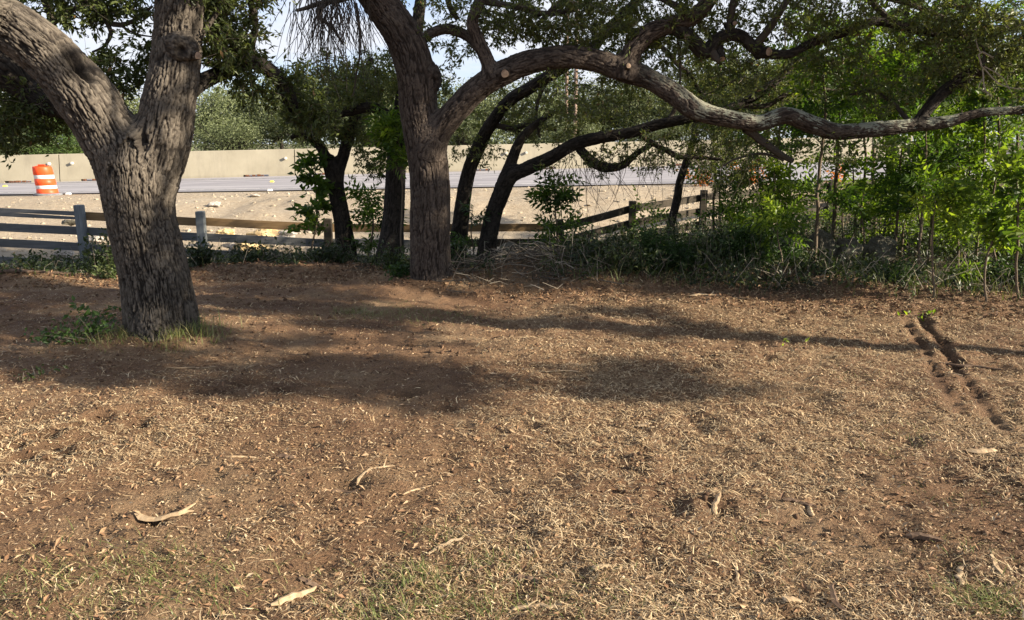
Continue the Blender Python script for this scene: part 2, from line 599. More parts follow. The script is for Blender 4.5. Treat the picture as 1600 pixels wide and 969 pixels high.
M_LEAF_ORANGE = leaf_mat('orange_leaf', [(0.0, (0.30, 0.07, 0.012)), (0.5, (0.55, 0.18, 0.02)), (1.0, (0.65, 0.40, 0.06))], 0.45, (1.1, 1, 0.6))
M_GRASS = leaf_mat('grass_blade', [(0.0, (0.05, 0.075, 0.02)), (0.5, (0.14, 0.175, 0.045)), (0.8, (0.25, 0.24, 0.10)), (1.0, (0.34, 0.27, 0.14))], 0.3)
M_WEED = leaf_mat('weed_leaf', [(0.0, (0.012, 0.020, 0.008)), (0.45, (0.028, 0.044, 0.014)), (0.8, (0.060, 0.085, 0.025)), (0.93, (0.11, 0.13, 0.045)), (1.0, (0.15, 0.12, 0.07))], 0.35)

M_CHIP, t, b = mat('wood_chip', 0.85)
t.links.new(ramp(t, attr(t, 'tint'), [(0.0, (0.045, 0.026, 0.015)), (0.35, (0.13, 0.080, 0.042)), (0.65, (0.27, 0.185, 0.10)), (0.9, (0.38, 0.28, 0.17)), (1.0, (0.46, 0.36, 0.235))]), b.inputs['Base Color'])
M_STRAW, t, b = mat('dry_straw', 0.7)
t.links.new(ramp(t, attr(t, 'tint'), [(0.0, (0.10, 0.062, 0.034)), (0.5, (0.33, 0.235, 0.13)), (1.0, (0.50, 0.40, 0.25))]), b.inputs['Base Color'])
M_DEAD, t, b = mat('dead_leaf', 0.7)
t.links.new(ramp(t, attr(t, 'tint'), [(0.0, (0.07, 0.035, 0.02)), (0.5, (0.20, 0.115, 0.06)), (0.9, (0.31, 0.22, 0.13)), (1.0, (0.37, 0.285, 0.185))]), b.inputs['Base Color'])


def wood_mat(name, c0, c1, c2, along=(1, 12, 40)):
    m, t, b = mat(name, 0.85)
    tcn = node(t, 'ShaderNodeTexCoord')
    mpn = node(t, 'ShaderNodeMapping')
    mpn.inputs['Scale'].default_value = along
    t.links.new(tcn.outputs['Object'], mpn.inputs['Vector'])
    g = noise(t, 1.5, 6, 0.65, mpn.outputs['Vector'])
    c = ramp(t, g, [(0.25, c0), (0.5, c1), (0.78, c2)])
    p = noise(t, 2.1, 4)
    c = mixc(t, ramp(t, p, [(0.4, (0, 0, 0)), (0.7, (.6, .6, .6))]), c, tuple(x * 0.55 for x in c1))
    t.links.new(c, b.inputs['Base Color'])
    bump(t, b, g, 0.5, 0.004)
    return m


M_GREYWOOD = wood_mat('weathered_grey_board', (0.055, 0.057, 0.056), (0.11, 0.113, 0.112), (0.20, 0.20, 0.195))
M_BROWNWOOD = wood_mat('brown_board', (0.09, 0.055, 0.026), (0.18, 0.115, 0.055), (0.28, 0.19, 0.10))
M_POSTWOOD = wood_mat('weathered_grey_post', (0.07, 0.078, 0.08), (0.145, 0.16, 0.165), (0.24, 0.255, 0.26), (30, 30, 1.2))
M_SHADEWOOD = wood_mat('shaded_board', (0.018, 0.015, 0.010), (0.040, 0.032, 0.022), (0.075, 0.062, 0.043))  # fence wood with the shade on the right-hand bays put into its colour
M_POLE = wood_mat('brown_pole_wood', (0.13, 0.085, 0.06), (0.24, 0.17, 0.13), (0.35, 0.27, 0.21), (8, 8, 0.3))
M_PALEWOOD = wood_mat('pale_split_wood', (0.16, 0.105, 0.06), (0.34, 0.245, 0.145), (0.50, 0.39, 0.26), (20, 20, 20))
M_CUT, t, b = mat('fresh_cut_wood', 0.8)
t.links.new(ramp(t, noise(t, 40, 3), [(0.3, (0.17, 0.115, 0.08)), (0.7, (0.32, 0.235, 0.165))]), b.inputs['Base Color'])
M_DARKSTICK = wood_mat('brown_stick_bark', (0.04, 0.026, 0.018), (0.11, 0.07, 0.045), (0.22, 0.155, 0.10), (20, 20, 20))

M_CONC, t, b = mat('tan_concrete', 0.9)
c = ramp(t, noise(t, 0.7, 6, 0.65), [(0.3, (0.235, 0.21, 0.155)), (0.7, (0.32, 0.29, 0.22))])
mpn = node(t, 'ShaderNodeMapping')
mpn.inputs['Scale'].default_value = (2.5, 2.5, 0.25)
t.links.new(node(t, 'ShaderNodeNewGeometry').outputs['Position'], mpn.inputs['Vector'])
c = mixc(t, ramp(t, noise(t, 1.6, 6, 0.7, mpn.outputs['Vector']), [(0.50, (0, 0, 0)), (0.8, (.55, .55, .55))]), c, (0.17, 0.15, 0.12))
t.links.new(c, b.inputs['Base Color'])
bump(t, b, noise(t, 30, 4), 0.25, 0.01)

M_PIPE, t, b = mat('white_pipe', 0.6)
b.inputs['Base Color'].default_value = (0.50, 0.47, 0.41, 1)
M_RUBBER, t, b = mat('grey_rubber', 0.85)
t.links.new(ramp(t, noise(t, 12, 3), [(0.3, (0.10, 0.10, 0.105)), (0.7, (0.19, 0.19, 0.195))]), b.inputs['Base Color'])
M_ORANGE, t, b = mat('orange_plastic', 0.45)
c = ramp(t, noise(t, 5, 5), [(0.3, (0.70, 0.062, 0.014)), (0.75, (0.80, 0.082, 0.020))])
t.links.new(mixc(t, ramp(t, noise(t, 9, 6, .7), [(.55, (0, 0, 0)), (.8, (.35, .35, .35))]), c, (0.45, 0.22, 0.11)), b.inputs['Base Color'])
M_WHITEBAND, t, b = mat('white_reflective_band', 0.5)
t.links.new(ramp(t, noise(t, 8, 5, .7), [(0.3, (0.48, 0.475, 0.47)), (0.7, (0.62, 0.615, 0.61))]), b.inputs['Base Color'])
M_STEEL, t, b = mat('dark_steel', 0.6)
b.inputs['Base Color'].default_value = (0.05, 0.045, 0.04, 1)
M_RUST, t, b = mat('rusty_rubble', 0.9)
t.links.new(ramp(t, noise(t, 20, 4), [(0.3, (0.05, 0.025, 0.015)), (0.7, (0.24, 0.10, 0.05))]), b.inputs['Base Color'])


def rock_mat(name, c0, c1, c2):
    m, t, b = mat(name, 0.92)
    c = ramp(t, noise(t, 6, 7, 0.65), [(0.28, c0), (0.5, c1), (0.75, c2)])
    t.links.new(c, b.inputs['Base Color'])
    bump(t, b, noise(t, 35, 5, 0.7), 0.5, 0.02)
    return m


M_ROCK = rock_mat('grey_limestone', (0.032, 0.030, 0.022), (0.080, 0.074, 0.055), (0.16, 0.15, 0.115))
M_ROCK_T = rock_mat('tan_sandstone', (0.28, 0.19, 0.09), (0.50, 0.37, 0.19), (0.62, 0.50, 0.30))
M_ROCK_W = rock_mat('white_caliche', (0.24, 0.215, 0.175), (0.36, 0.325, 0.28), (0.48, 0.45, 0.40))

M_ROAD, t, b = mat('grey_asphalt', 0.85)
geo = node(t, 'ShaderNodeNewGeometry')
uvn = node(t, 'ShaderNodeAttribute', attribute_name='tint')      # distance across the road, 0 to 1
c = ramp(t, noise(t, 0.35, 5), [(0.3, (0.235, 0.225, 0.235)), (0.7, (0.30, 0.29, 0.295))])
wv = node(t, 'ShaderNodeTexNoise', Scale=1.0, Detail=3)
cmb = node(t, 'ShaderNodeCombineXYZ')
mu = node(t, 'ShaderNodeMath', operation='MULTIPLY')
mu.inputs[1].default_value = 13
t.links.new(uvn.outputs['Fac'], mu.inputs[0])
t.links.new(mu.outputs[0], cmb.inputs['Y'])
t.links.new(cmb.outputs[0], wv.inputs['Vector'])
c = mixc(t, 0.9, c, ramp(t, wv.outputs['Fac'], [(0.3, (.45, .45, .46)), (0.7, (1.5, 1.47, 1.45))]), 'MULTIPLY')
c = mixc(t, 0.35, c, ramp(t, noise(t, 40, 3), [(0.2, (.5, .5, .5)), (0.8, (1.3, 1.3, 1.3))]), 'MULTIPLY')
t.links.new(c, b.inputs['Base Color'])
M_PAINT, t, b = mat('worn_white_paint', 0.7)
c = ramp(t, noise(t, 5, 5, .8), [(0.38, (0.2, 0.2, 0.2)), (0.55, (0.62, 0.61, 0.58))])
t.links.new(c, b.inputs['Base Color'])
M_YELLOW, t, b = mat('yellow_reflector', 0.5)
b.inputs['Base Color'].default_value = (0.75, 0.60, 0.10, 1)

M_GROUND, t, b = mat('ground', 0.95)
n1, n2, n3 = noise(t, 1.1, 6, 0.65), noise(t, 9, 6, 0.7), noise(t, 70, 5, 0.75)
dirt = ramp(t, n1, [(0.30, (0.110, 0.060, 0.033)), (0.52, (0.178, 0.108, 0.061)), (0.72, (0.27, 0.192, 0.115))])
dirt = mixc(t, 0.75, dirt, ramp(t, n3, [(0.22, (.35, .33, .30)), (0.50, (.95, .95, .95)), (0.80, (2.1, 2.1, 2.0))]), 'MULTIPLY')
dirt = mixc(t, 0.5, dirt, ramp(t, n2, [(0.25, (.55, .52, .5)), (0.75, (1.4, 1.4, 1.35))]), 'MULTIPLY')
litter = ramp(t, n2, [(0.3, (0.035, 0.026, 0.016)), (0.55, (0.075, 0.056, 0.034)), (0.8, (0.13, 0.10, 0.06))])
cal = ramp(t, n2, [(0.25, (0.20, 0.155, 0.105)), (0.5, (0.32, 0.26, 0.185)), (0.75, (0.41, 0.345, 0.255))])
cal = mixc(t, 0.7, cal, ramp(t, n3, [(0.25, (.55, .53, .5)), (0.5, (1, 1, 1)), (0.75, (1.35, 1.35, 1.32))]), 'MULTIPLY')
cal = mixc(t, ramp(t, n1, [(0.5, (0, 0, 0)), (0.75, (.6, .6, .6))]), cal, (0.36, 0.315, 0.245))
far = ramp(t, noise(t, 0.15, 4), [(0.3, (0.07, 0.075, 0.035)), (0.7, (0.14, 0.125, 0.065))])
za, zb, zc = attr(t, 'litter'), attr(t, 'caliche'), attr(t, 'meadow')
n4 = noise(t, 190, 4, 0.7)
dirt = mixc(t, 0.8, dirt, ramp(t, n4, [(0.28, (.45, .42, .40)), (0.5, (1, 1, 1)), (0.72, (1.7, 1.65, 1.6))]), 'MULTIPLY')
dirt = mixc(t, attr(t, 'sunk_dark'), dirt, (0.045, 0.027, 0.017))  # darker brown along the ruts and in the pits
c = mixc(t, za, dirt, litter)
c = mixc(t, zb, c, cal)
c = mixc(t, zc, c, far)
t.links.new(c, b.inputs['Base Color'])
bump(t, b, n3, 1.0, 0.03)

# ------------------------------------------------------------------ ground: one sheet to the horizon
def lines(a, b_, s0, growth, smax):
    out, s = [a], s0
    while out[-1] < b_:
        out.append(out[-1] + s)
        s = min(s * growth, smax)
    return np.array(out)


ys = np.concatenate([-lines(-1.2, 900, 0.3, 1.25, 150)[::-1], lines(1.3, 4.0, 0.022, 1.0, 0.03), lines(4.02, 1100, 0.028, 1.0075, 120)])
i_ = np.searchsorted(ys, 25)
ys = np.concatenate([ys[:i_], lines(25, 1100, 0.3, 1.2, 150)])
xs_h = lines(0, 5.6, 0.030, 1.0, 0.03)
xs_h = np.concatenate([xs_h, lines(xs_h[-1] + 0.04, 1000, 0.05, 1.11, 140)])
xs = np.concatenate([-xs_h[:0:-1], xs_h])
GX, GY = np.meshgrid(xs, ys)
GZ = H(GX, GY)
mb = MB()
mb.add(np.stack([GX, GY, GZ], -1).reshape(-1, 3), grid_faces(len(ys), len(xs)))
ground = mb.build('ground', M_GROUND, smooth=True)
tag(ground, kind='structure')
xf, yf = GX.ravel(), GY.ravel()
wob = 0.35 * fbm2(xf, yf, 1.6, 3, 51)
e_, f_ = edge_y(xf), np.interp(xf, FX, FY)
lit = sstep(-0.15, 0.5, yf - e_ + wob)
cali = sstep(-1.1, 0.2, yf - f_ + 1.4 * wob) * np.where(xf > 4.5, 1 - 0.5 * sstep(4.5, 8, xf), 1)
mea = sstep(38, 41, yf + wob)
sunk_w = np.zeros(len(xf))  # weight of the darker soil tone in ruts and pits
for r_, wd in ((RUT_A, .024), (RUT_B, .034), (RUT_C, .012)):
    sunk_w = np.maximum(sunk_w, (.5 + .5 * sstep(4.4, 6.2, yf)) * (.55 + .35 * fbm2(xf, yf, 4, 2, 44)) * np.exp(-((seg_d(xf, yf, r_) + .034 * fbm2(xf, yf, 10.0, 3, 31)) / wd) ** 2))
for (cx, cy), s_ in PITS:
    sunk_w = np.maximum(sunk_w, .8 * np.exp(-(np.hypot((xf - cx) * .75, yf - cy) / s_) ** 2))
for nm, arr in (('sunk_dark', sunk_w), ('litter', lit), ('caliche', cali), ('meadow', mea)):
    a_ = ground.data.attributes.new(nm, 'FLOAT', 'POINT')
    a_.data.foreach_set('value', arr.astype(np.float32))

# ------------------------------------------------------------------ the road and its barrier
def barrier_line(x):
    return 30.8 + (x + 20.5) * 0.128


rx = np.linspace(-90, 70, 81)
ne, fe = near_edge_y(rx), barrier_line(rx) + 9.0
rows = []
for f in np.linspace(0, 1, 15):
    y = ne + (fe - ne) * f
    rows.append(np.stack([rx, y, road_z(rx) + 0.012 + 0 * y], -1))
V = np.array(rows)
mb = MB()
mb.add(V.reshape(-1, 3), grid_faces(15, 81), np.repeat(np.linspace(0, 1, 15), 81))
tag(mb.build('road', M_ROAD), kind='structure')


def road_strip(name, f0, f1, m, x0=-90, x1=70, n=60):
    x = np.linspace(x0, x1, n)
    a_, b_ = near_edge_y(x), barrier_line(x) + 9.0
    q = MB()
    q.add(np.stack([np.stack([x, a_ + (b_ - a_) * f, road_z(x) + 0.017], -1) for f in (f0, f1)]).reshape(-1, 3), grid_faces(2, n))
    return tag(q.build(name, m), kind='structure')


road_strip('edge_line', 0.045, 0.052, M_PAINT)
road_strip('edge_line', 0.42, 0.428, M_PAINT)
for k_ in range(-4, 4):
    road_strip('lane_line', 0.232, 0.238, M_PAINT, k_ * 12 - 4, k_ * 12 - 1, 4)


def on_barrier(px):
    X = -10.0
    for _ in range(20):
        X = at(px, 280 - 0.02 * px, barrier_line(X))[0][0]
    return X


j0, j1 = on_barrier(93), on_barrier(461)
SEC = j1 - j0
ang = math.atan(0.128)
BH = 1.09
side_words = ['first concrete barrier section from the left edge of the road view', 'concrete barrier section behind the orange drum, drain slot at its foot',
              'concrete barrier section seen through the forked oak and left of the small dark trunk', 'concrete barrier section behind the brown oak trunk and the leaning trunks',
              'concrete barrier section seen below the long horizontal limb', 'concrete barrier section mostly hidden by the sapling thicket', 'concrete barrier section farthest right beyond the thicket']
for k_ in range(-2, 4):
    x0, x1 = j0 + SEC * k_ + 0.02, j0 + SEC * (k_ + 1) - 0.02
    L = SEC - 0.04
    z0, z1 = road_z(x0), road_z(x1)
    root = thing('concrete_barrier', side_words[k_ + 2], 'barrier', (x0, barrier_line(x0), z0), 'concrete barrier sections along the road')
    stations = [(0, 0), (.14 * L - .5, 0), (.14 * L - .5, .09), (.14 * L + .5, .09), (.14 * L + .5, 0), (.5 * L, 0), (.83 * L - .5, 0), (.83 * L - .5, .09), (.83 * L + .5, .09), (.83 * L + .5, 0), (L, 0)]
    V = []
    dx, dy = 1 / math.hypot(1, .128), .128 / math.hypot(1, .128)
    for s, zb_ in stations:
        c0 = np.array([x0 + (x1 - x0) * s / L, barrier_line(x0 + (x1 - x0) * s / L), z0 + (z1 - z0) * s / L])
        for n_, z_ in ((0, zb_), (0.0, 0.10), (.17, BH - .02), (.185, BH), (.385, BH), (.40, BH - .02), (.57, .10), (.57, zb_)):
            V.append(c0 + np.array([-dy * n_, dx * n_, z_]))
    mb = MB()
    mb.add(V, grid_faces(len(stations), 8, True))
    for st_ in (0, len(stations) - 1):
        mb.add(V[st_ * 8:st_ * 8 + 8], [tuple(range(8)) if st_ else tuple(range(7, -1, -1))])
    mb.build('barrier_body', M_CONC, root)
    for fr in (0.052, 0.962):
        s = fr * L
        c0 = np.array([x0 + (x1 - x0) * fr, barrier_line(x0 + (x1 - x0) * fr), z0 + (z1 - z0) * fr + 0.72])
        mb = MB()
        pr = [(0.0, 0), (0.055, 0), (0.055, -0.32), (0.0, -0.32)]
        a_ = np.linspace(0, 2 * math.pi, 14, endpoint=False)
        Vp = np.array([[c0 + np.array([math.cos(q) * r_, 0.02 + (-0.05 - z_) * 1.0 + 0.05, math.sin(q) * r_]) for q in a_] for r_, z_ in ((0.03, 0.02), (0.055, 0.0), (0.055, -.30))])
        Vp[:, :, 1] -= 0.02
        Vp[0, :, 1] = Vp[1, :, 1]
        mb.add(Vp.reshape(-1, 3), grid_faces(3, 14, True))
        mb.add(Vp[0], [tuple(range(14))])
        mb.build('pipe_stub', M_PIPE, root, True)
    mb = MB()
    for fr in (0.14, 0.83):
        for q in range(7):
            s = fr + (random.random() - .5) * 0.8 / L
            xx = x0 + (x1 - x0) * s
            r_ = random.uniform(.02, .045)
            box(mb, (xx, barrier_line(xx) + 0.02, z0 + (z1 - z0) * s + r_ + .02), (r_ * 3, r_ * 2, r_ * 1.6), None)
    tag(mb.build('slot_rubble', M_RUST, root), kind='stuff')

# reflectors on the road
for (px, py, m, lb) in ((107, 303, M_WHITEBAND, 'white road reflector just right of the orange drum'), (422, 297.5, M_WHITEBAND, 'white road reflector right of the forked oak, near edge of the road'),
                        (425, 284, M_YELLOW, 'yellow road reflector right of the forked oak, by the barrier'), (8, 291, M_YELLOW, 'yellow road reflector at the left edge, by the barrier'),
                        (735, 292, M_WHITEBAND, 'white road reflector between the two leaning dark trunks')):
    Y = 24.0
    for _ in range(30):
        p, s_ = at(px, py, Y)
        Y += (p[2] - road_z(p[0]) - 0.03) / 0.07 * 0.5
        Y = min(max(Y, 18), 40)
    p, s_ = at(px, py, Y)
    mb = MB()
    w, d = 0.06, 0.06
    zt = road_z(p[0]) + 0.0165
    v = [(-w, -d, 0), (w, -d, 0), (w, d, 0), (-w, d, 0), (-w * .8, -d * .5, .05), (w * .8, -d * .5, .05), (w * .8, d * .5, .05), (-w * .8, d * .5, .05)]
    mb.add(np.array(v) + np.array([p[0], p[1], zt]), [(0, 1, 5, 4), (1, 2, 6, 5), (2, 3, 7, 6), (3, 0, 4, 7), (4, 5, 6, 7)])
    tag(mb.build('road_reflector', m), lb, 'road reflector', 'raised reflectors on the road')

# orange drum
dp, ds = at(76, 309, 21.7)
dp[2] = h1(dp[0], dp[1])
DS = 0.90
root = thing('traffic_drum', 'orange construction drum with two white bands standing at the road edge', 'traffic drum', dp)
tilt = lambda v: np.stack([v[:, 0] - 0.10 * (v[:, 2]), v[:, 1], v[:, 2]], 1)


def drum_part(name, prof, m, seg=40):
    q = MB()
    lathe(q, prof, seg)
    q.V = [tilt(v) * DS + dp for v in q.V]
    return q.build(name, m, root, True)


drum_part('drum_body', [(0.0, .05), (.295, .05), (.30, .08), (.295, .19), (.283, .20), (.283, .34), (.29, .35), (.285, .50), (.272, .51), (.272, .66), (.278, .67), (.268, .83), (.262, .87), (.25, .895), (.235, .89), (.228, .85), (.09, .845), (.0, .845)], M_ORANGE)
drum_part('white_band', [(.2845, .222), (.2860, .227), (.2860, .315), (.2845, .32)], M_WHITEBAND)
drum_part('white_band', [(.2735, .525), (.2750, .53), (.2750, .63), (.2735, .635)], M_WHITEBAND)
drum_part('rubber_base', [(.0, .004), (.41, .004), (.42, .03), (.38, .075), (.303, .085), (.302, .05)], M_RUBBER, 8)
q = MB()
for zz, ww in ((.885, .10), (.93, .085)):
    box(q, (0, 0, zz), (.36 if zz < .9 else .2, .05, .05))
q.V = [tilt(v) * DS + dp for v in q.V]
q.build('drum_handle', M_ORANGE, root)

# utility poles far behind
for (px, w, Y, topz, lb, m) in ((884, 5.0, 45.0, 11.5, 'left and paler of the two utility poles beyond the road', M_POLE), (898, 5.6, 41.0, 12.5, 'right and greyer of the two utility poles beyond the road', M_POLE)):
    p, s_ = at(px, 230, Y)
    r_ = w * s_ / 2
    gz = float(H(np.array([p[0]]), np.array([Y]))[0])
    root = thing('utility_pole', lb, 'utility pole', (p[0], Y, gz), 'utility poles beyond the road')
    q = MB()
    C = np.stack([np.full(12, p[0]), np.full(12, Y), np.linspace(gz - .3, topz, 12)], 1)
    thin_tube(q, C, np.linspace(r_ * 1.12, r_ * .85, 12), 14)
    q.add(np.array([C[-1] + np.array([math.cos(a_) * r_ * .85, math.sin(a_) * r_ * .85, 0]) for a_ in np.linspace(0, 2 * math.pi, 14, endpoint=False)]), [tuple(range(14))])
    q.build('pole_shaft', m, root, True)
    for zz in ((4.05, 7.9) if px < 890 else (8.4,)):
        q = MB()
        box(q, (p[0], Y - r_ - .04, zz), (0.62 if zz < 5 else 2.2, .07, .07 if zz < 5 else .11))
        q.build('cross_bar', M_STEEL, root)

# ------------------------------------------------------------------ board fence
fence = thing('board_fence', 'weathered grey board fence with four rails running along the undergrowth', 'fence', (POST_TOP[2][0], POST_TOP[2][1], POST_TOP[2][2] - POST_H))
RAIL_Z = (-0.155, -0.43, -0.71, -0.99)
for i, pt in enumerate(POST_TOP):
    if i == 7 or i == 8: hgt = POST_H
    q = MB()
    up = 0.03 if i in (2, 3) else 0.0
    s_ = 0.125
    lean = 0.015 * math.sin(i * 5.1)
    zt, zb_ = pt[2] + up, pt[2] - POST_H - 0.5
    ring = []
    for z_, sc_ in ((zb_, 1), (zt - .015, 1), (zt, .9)):
        for (a_, c_) in ((-1, -1), (1, -1), (1, 1), (-1, 1)):
            ring.append((pt[0] + a_ * s_ / 2 * sc_ + lean * (z_ - zb_), pt[1] + c_ * s_ / 2 * sc_, z_))
    q.add(ring, grid_faces(3, 4, True))
    q.add(ring[8:], [(0, 1, 2, 3)])
    q.build('post', M_POSTWOOD if i < 4 else M_SHADEWOOD, fence)
brown_bays = {(2, 0): 1, (3, 0): 1, (4, 0): 1, (5, 0): 1}
for i in range(len(POST_TOP) - 1):
    a_, b_ = POST_TOP[i], POST_TOP[i + 1]
    d = (b_ - a_)
    hd = d.copy(); hd[2] = 0; L = np.linalg.norm(hd); hd /= L
    nb = np.array([-hd[1], hd[0], 0])                       # far side
    for j, rz in enumerate(RAIL_Z):
        jz0, jz1 = random.uniform(-.012, .012), random.uniform(-.012, .012)
        hh = 0.137
        q = MB()
        n_ = 9
        bow = random.uniform(-.012, .008)
        def board(z_lo, z_hi, s0=0.0, s1=1.0):
            ring = []
            for s in np.linspace(s0, s1, n_):
                c0 = a_ + d * s + nb * 0.082
                zc = rz + jz0 + (jz1 - jz0) * s + bow * math.sin(math.pi * s)
                for (nn, zz) in ((-.019, z_lo), (.019, z_lo), (.019, z_hi), (-.019, z_hi)):
                    ring.append(c0 + nb * nn + np.array([0, 0, zc + (zz if not callable(zz) else zz(s))]))
            q.add(ring, grid_faces(n_, 4, True))
            q.add(ring[:4], [(3, 2, 1, 0)])
            q.add(ring[-4:], [(0, 1, 2, 3)])
        e0, e1 = 0.004 / L, 1 - 0.004 / L
        if i == 1 and j == 0:                                # the cracked rail: a long split lets light through
            board(lambda s: 0.0 if s < .5 else 0.005 - .015 * (s - .5), lambda s: hh / 2, e0, e1)
            board(lambda s: -hh / 2, lambda s: -0.002 if s < .45 else -0.002 - .045 * (s - .45), e0, e1)
        else:
            board(-hh / 2, hh / 2, e0, e1)
        o = q.build('rail', M_BROWNWOOD if (i, j) in brown_bays else M_GREYWOOD if i < 5 else M_SHADEWOOD, fence)
        if i == 1 and j == 0: o['label'] = 'cracked top rail with a long split'
        elif (i, j) in brown_bays: o['label'] = 'browner top rail'

# ------------------------------------------------------------------ trees
class Tree:
    def __init__(s, name, label, cat, base, bark, leafm, seed, group=None):
        s.root = thing(name, label, cat, base, group)
        s.bark, s.leafm, s.seed = bark, leafm, seed
        s.nodes, s.nrad = [], []
        s.tw = MB()
        s.lf = MB()
        s.tips = []

    def path(s, px):
        P, R = [], []
        for p in px:
            w_, sc_ = at(p[0], p[1], p[3])
            P.append(w_)
            R.append(p[2] / 2 * sc_)
        return np.array(P), np.array(R)

    def big(s, name, px, blend=(), m=None, label=None, wig=0.0, **kw):
        P, R = s.path(px)
        if wig:
            P[1:-1] += RNG.normal(size=(len(P) - 2, 3)) * wig
        q = MB()
        s.seed += 1
        C, r = bark_tube(q, P, R, blend, seed=s.seed, **kw)
        o = q.build(name, m or s.bark, s.root, True)
        if label: o['label'] = label
        s.reg(C[::max(1, int(0.06 / max(np.linalg.norm(C[1] - C[0]), 1e-4)))], r[::max(1, int(0.06 / max(np.linalg.norm(C[1] - C[0]), 1e-4)))])
        return C, r

    def reg(s, C, r):
        s.nodes.append(np.asarray(C))
        s.nrad.append(np.asarray(r))

    def limb(s, px, tint=0.4, ns=8, wig=0.02, step=0.05):
        """A thin bare branch (no relief), one of the tree's small branches."""
        P, R = s.path(px)
        C, r, u = resample(P, R, step)
        C = C + wig * np.stack([fbm(C, 3.0, 2, s.seed + k) for k in (0, 5, 9)], 1) * np.minimum(1, u / 0.2)[:, None]
        s.seed += 1
        thin_tube(s.tw, C, r, ns, tint)
        s.reg(C, r)

    def blob(s, px, py, Y, rx, ry, rz, n):
        c, sc_ = at(px, py, Y)
        g = RNG.normal(size=(n, 3))
        g = g / np.linalg.norm(g, axis=1, keepdims=True) * RNG.random((n, 1)) ** (1 / 2.4)
        s.tips.append(c + g * np.array([rx * sc_, rz, ry * sc_]))

    def grow(s, thick=0.006, sag=0.1, tint=(0.1, 0.6), maxlen=2.5, k=5):
        """Every tip sends a curved twig to the nearest wood there is, near tips first, so twigs fork."""
        tips = np.concatenate(s.tips)
        nodes, rad = np.concatenate(s.nodes), np.concatenate(s.nrad)
        dmin = np.array([np.min(np.sum((nodes - t_) ** 2, 1)) for t_ in tips])
        order = np.argsort(dmin + 0.3 * RNG.random(len(tips)) * dmin)
        cap = len(nodes) + len(tips) * k
        NN = np.zeros((cap, 3)); NN[:len(nodes)] = nodes
        NR = np.zeros(cap); NR[:len(nodes)] = rad
        cnt = len(nodes)
        CC, RR = [], []
        tt = np.linspace(0, 1, k)[:, None]
        for i in order:
            tip = tips[i]
            d2 = np.sum((NN[:cnt] - tip) ** 2, 1)
            j = int(np.argmin(d2))
            a0 = NN[j]
            L = math.sqrt(d2[j])
            if L > maxlen or L < 0.02: continue
            off = RNG.normal(size=3) * 0.16 * L + np.array([0, 0, sag * L])
            off2 = RNG.normal(size=3) * 0.05 * L
            C = a0 * (1 - tt) + tip * tt + off * (4 * tt * (1 - tt)) * 0.8 + off2 * np.sin(tt * 9.0)* (1 - tt)
            r0 = min(0.0022 + thick * L, NR[j] * 0.75 + 0.0008)
            R = np.linspace(r0, 0.0014, k)
            CC.append(C); RR.append(R)
            NN[cnt:cnt + k] = C
            NR[cnt:cnt + k] = R
            cnt += k
        CC, RR = np.array(CC), np.array(RR)
        thin_tubes(s.tw, CC, RR, 3, tint[0] + (tint[1] - tint[0]) * RNG.random(len(CC)))
        s.twC = CC
        return CC

    def foliate(s, per, L=(0.042, 0.07), w=0.38, spread=0.05, tint=(0.1, 0.95), bare=0.15, side=2, rich=False, CC=None):
        CC = s.twC if CC is None else CC
        m = len(CC)
        keep = RNG.random(m) > bare
        CC = CC[keep]
        m = len(CC)
        # short side twigs
        if side:
            f = 0.3 + 0.6 * RNG.random((m, side))
            seg = np.clip((f * (CC.shape[1] - 1)).astype(int), 0, CC.shape[1] - 2)
            a0 = np.take_along_axis(CC, seg[:, :, None].repeat(3, 2), 1).reshape(-1, 3)
            dirs = norm(RNG.normal(size=(m * side, 3)) + 0.5 * np.repeat(norm(CC[:, -1] - CC[:, 0]), side, 0))
            ln = 0.06 + 0.16 * RNG.random((m * side, 1))
            st = np.stack([a0, a0 + dirs * ln * .5 + RNG.normal(size=a0.shape) * .012, a0 + dirs * ln], 1)
            thin_tubes(s.tw, st, np.broadcast_to(np.array([.0022, .0017, .001]), (len(st), 3)), 3, 0.15 + 0.5 * RNG.random(len(st)))
            allp = [CC[:, -4:], st]
        else:
            allp = [CC[:, -4:]]
        for arr, share in zip(allp, (0.4, 0.6) if side else (1.0,)):
            q = len(arr)
            n = int(m * per * share)
            i = RNG.integers(0, q, n)
            f = RNG.random(n) * (arr.shape[1] - 1.001)
            k0 = f.astype(int)
            fr = (f - k0)[:, None]
            p = arr[i, k0] * (1 - fr) + arr[i, k0 + 1] * fr
            d = norm(arr[i, k0 + 1] - arr[i, k0]) + 0.9 * RNG.normal(size=(n, 3)) + np.array([0, 0, -0.05])
            p = p + RNG.normal(size=(n, 3)) * spread * 0.3
            ll = L[0] + (L[1] - L[0]) * RNG.random(n)
            clump = hash_u(i, np.full(n, s.seed))
            ti = np.clip(tint[0] + (tint[1] - tint[0]) * (0.55 * RNG.random(n) + 0.45 * clump), 0, 1)
            ti = np.where(RNG.random(n) < 0.012, 1.0, np.minimum(ti, 0.965))
            leaves(s.lf, p, d, ll, ll * w * (0.8 + 0.4 * RNG.random(n)), ti, rich=rich)

    def finish(s):
        if s.tw.n:
            tag(s.tw.build('twigs', M_TWIG, s.root), kind='stuff')
        if s.lf.n:
            tag(s.lf.build('crown', s.leafm, s.root), kind='stuff')


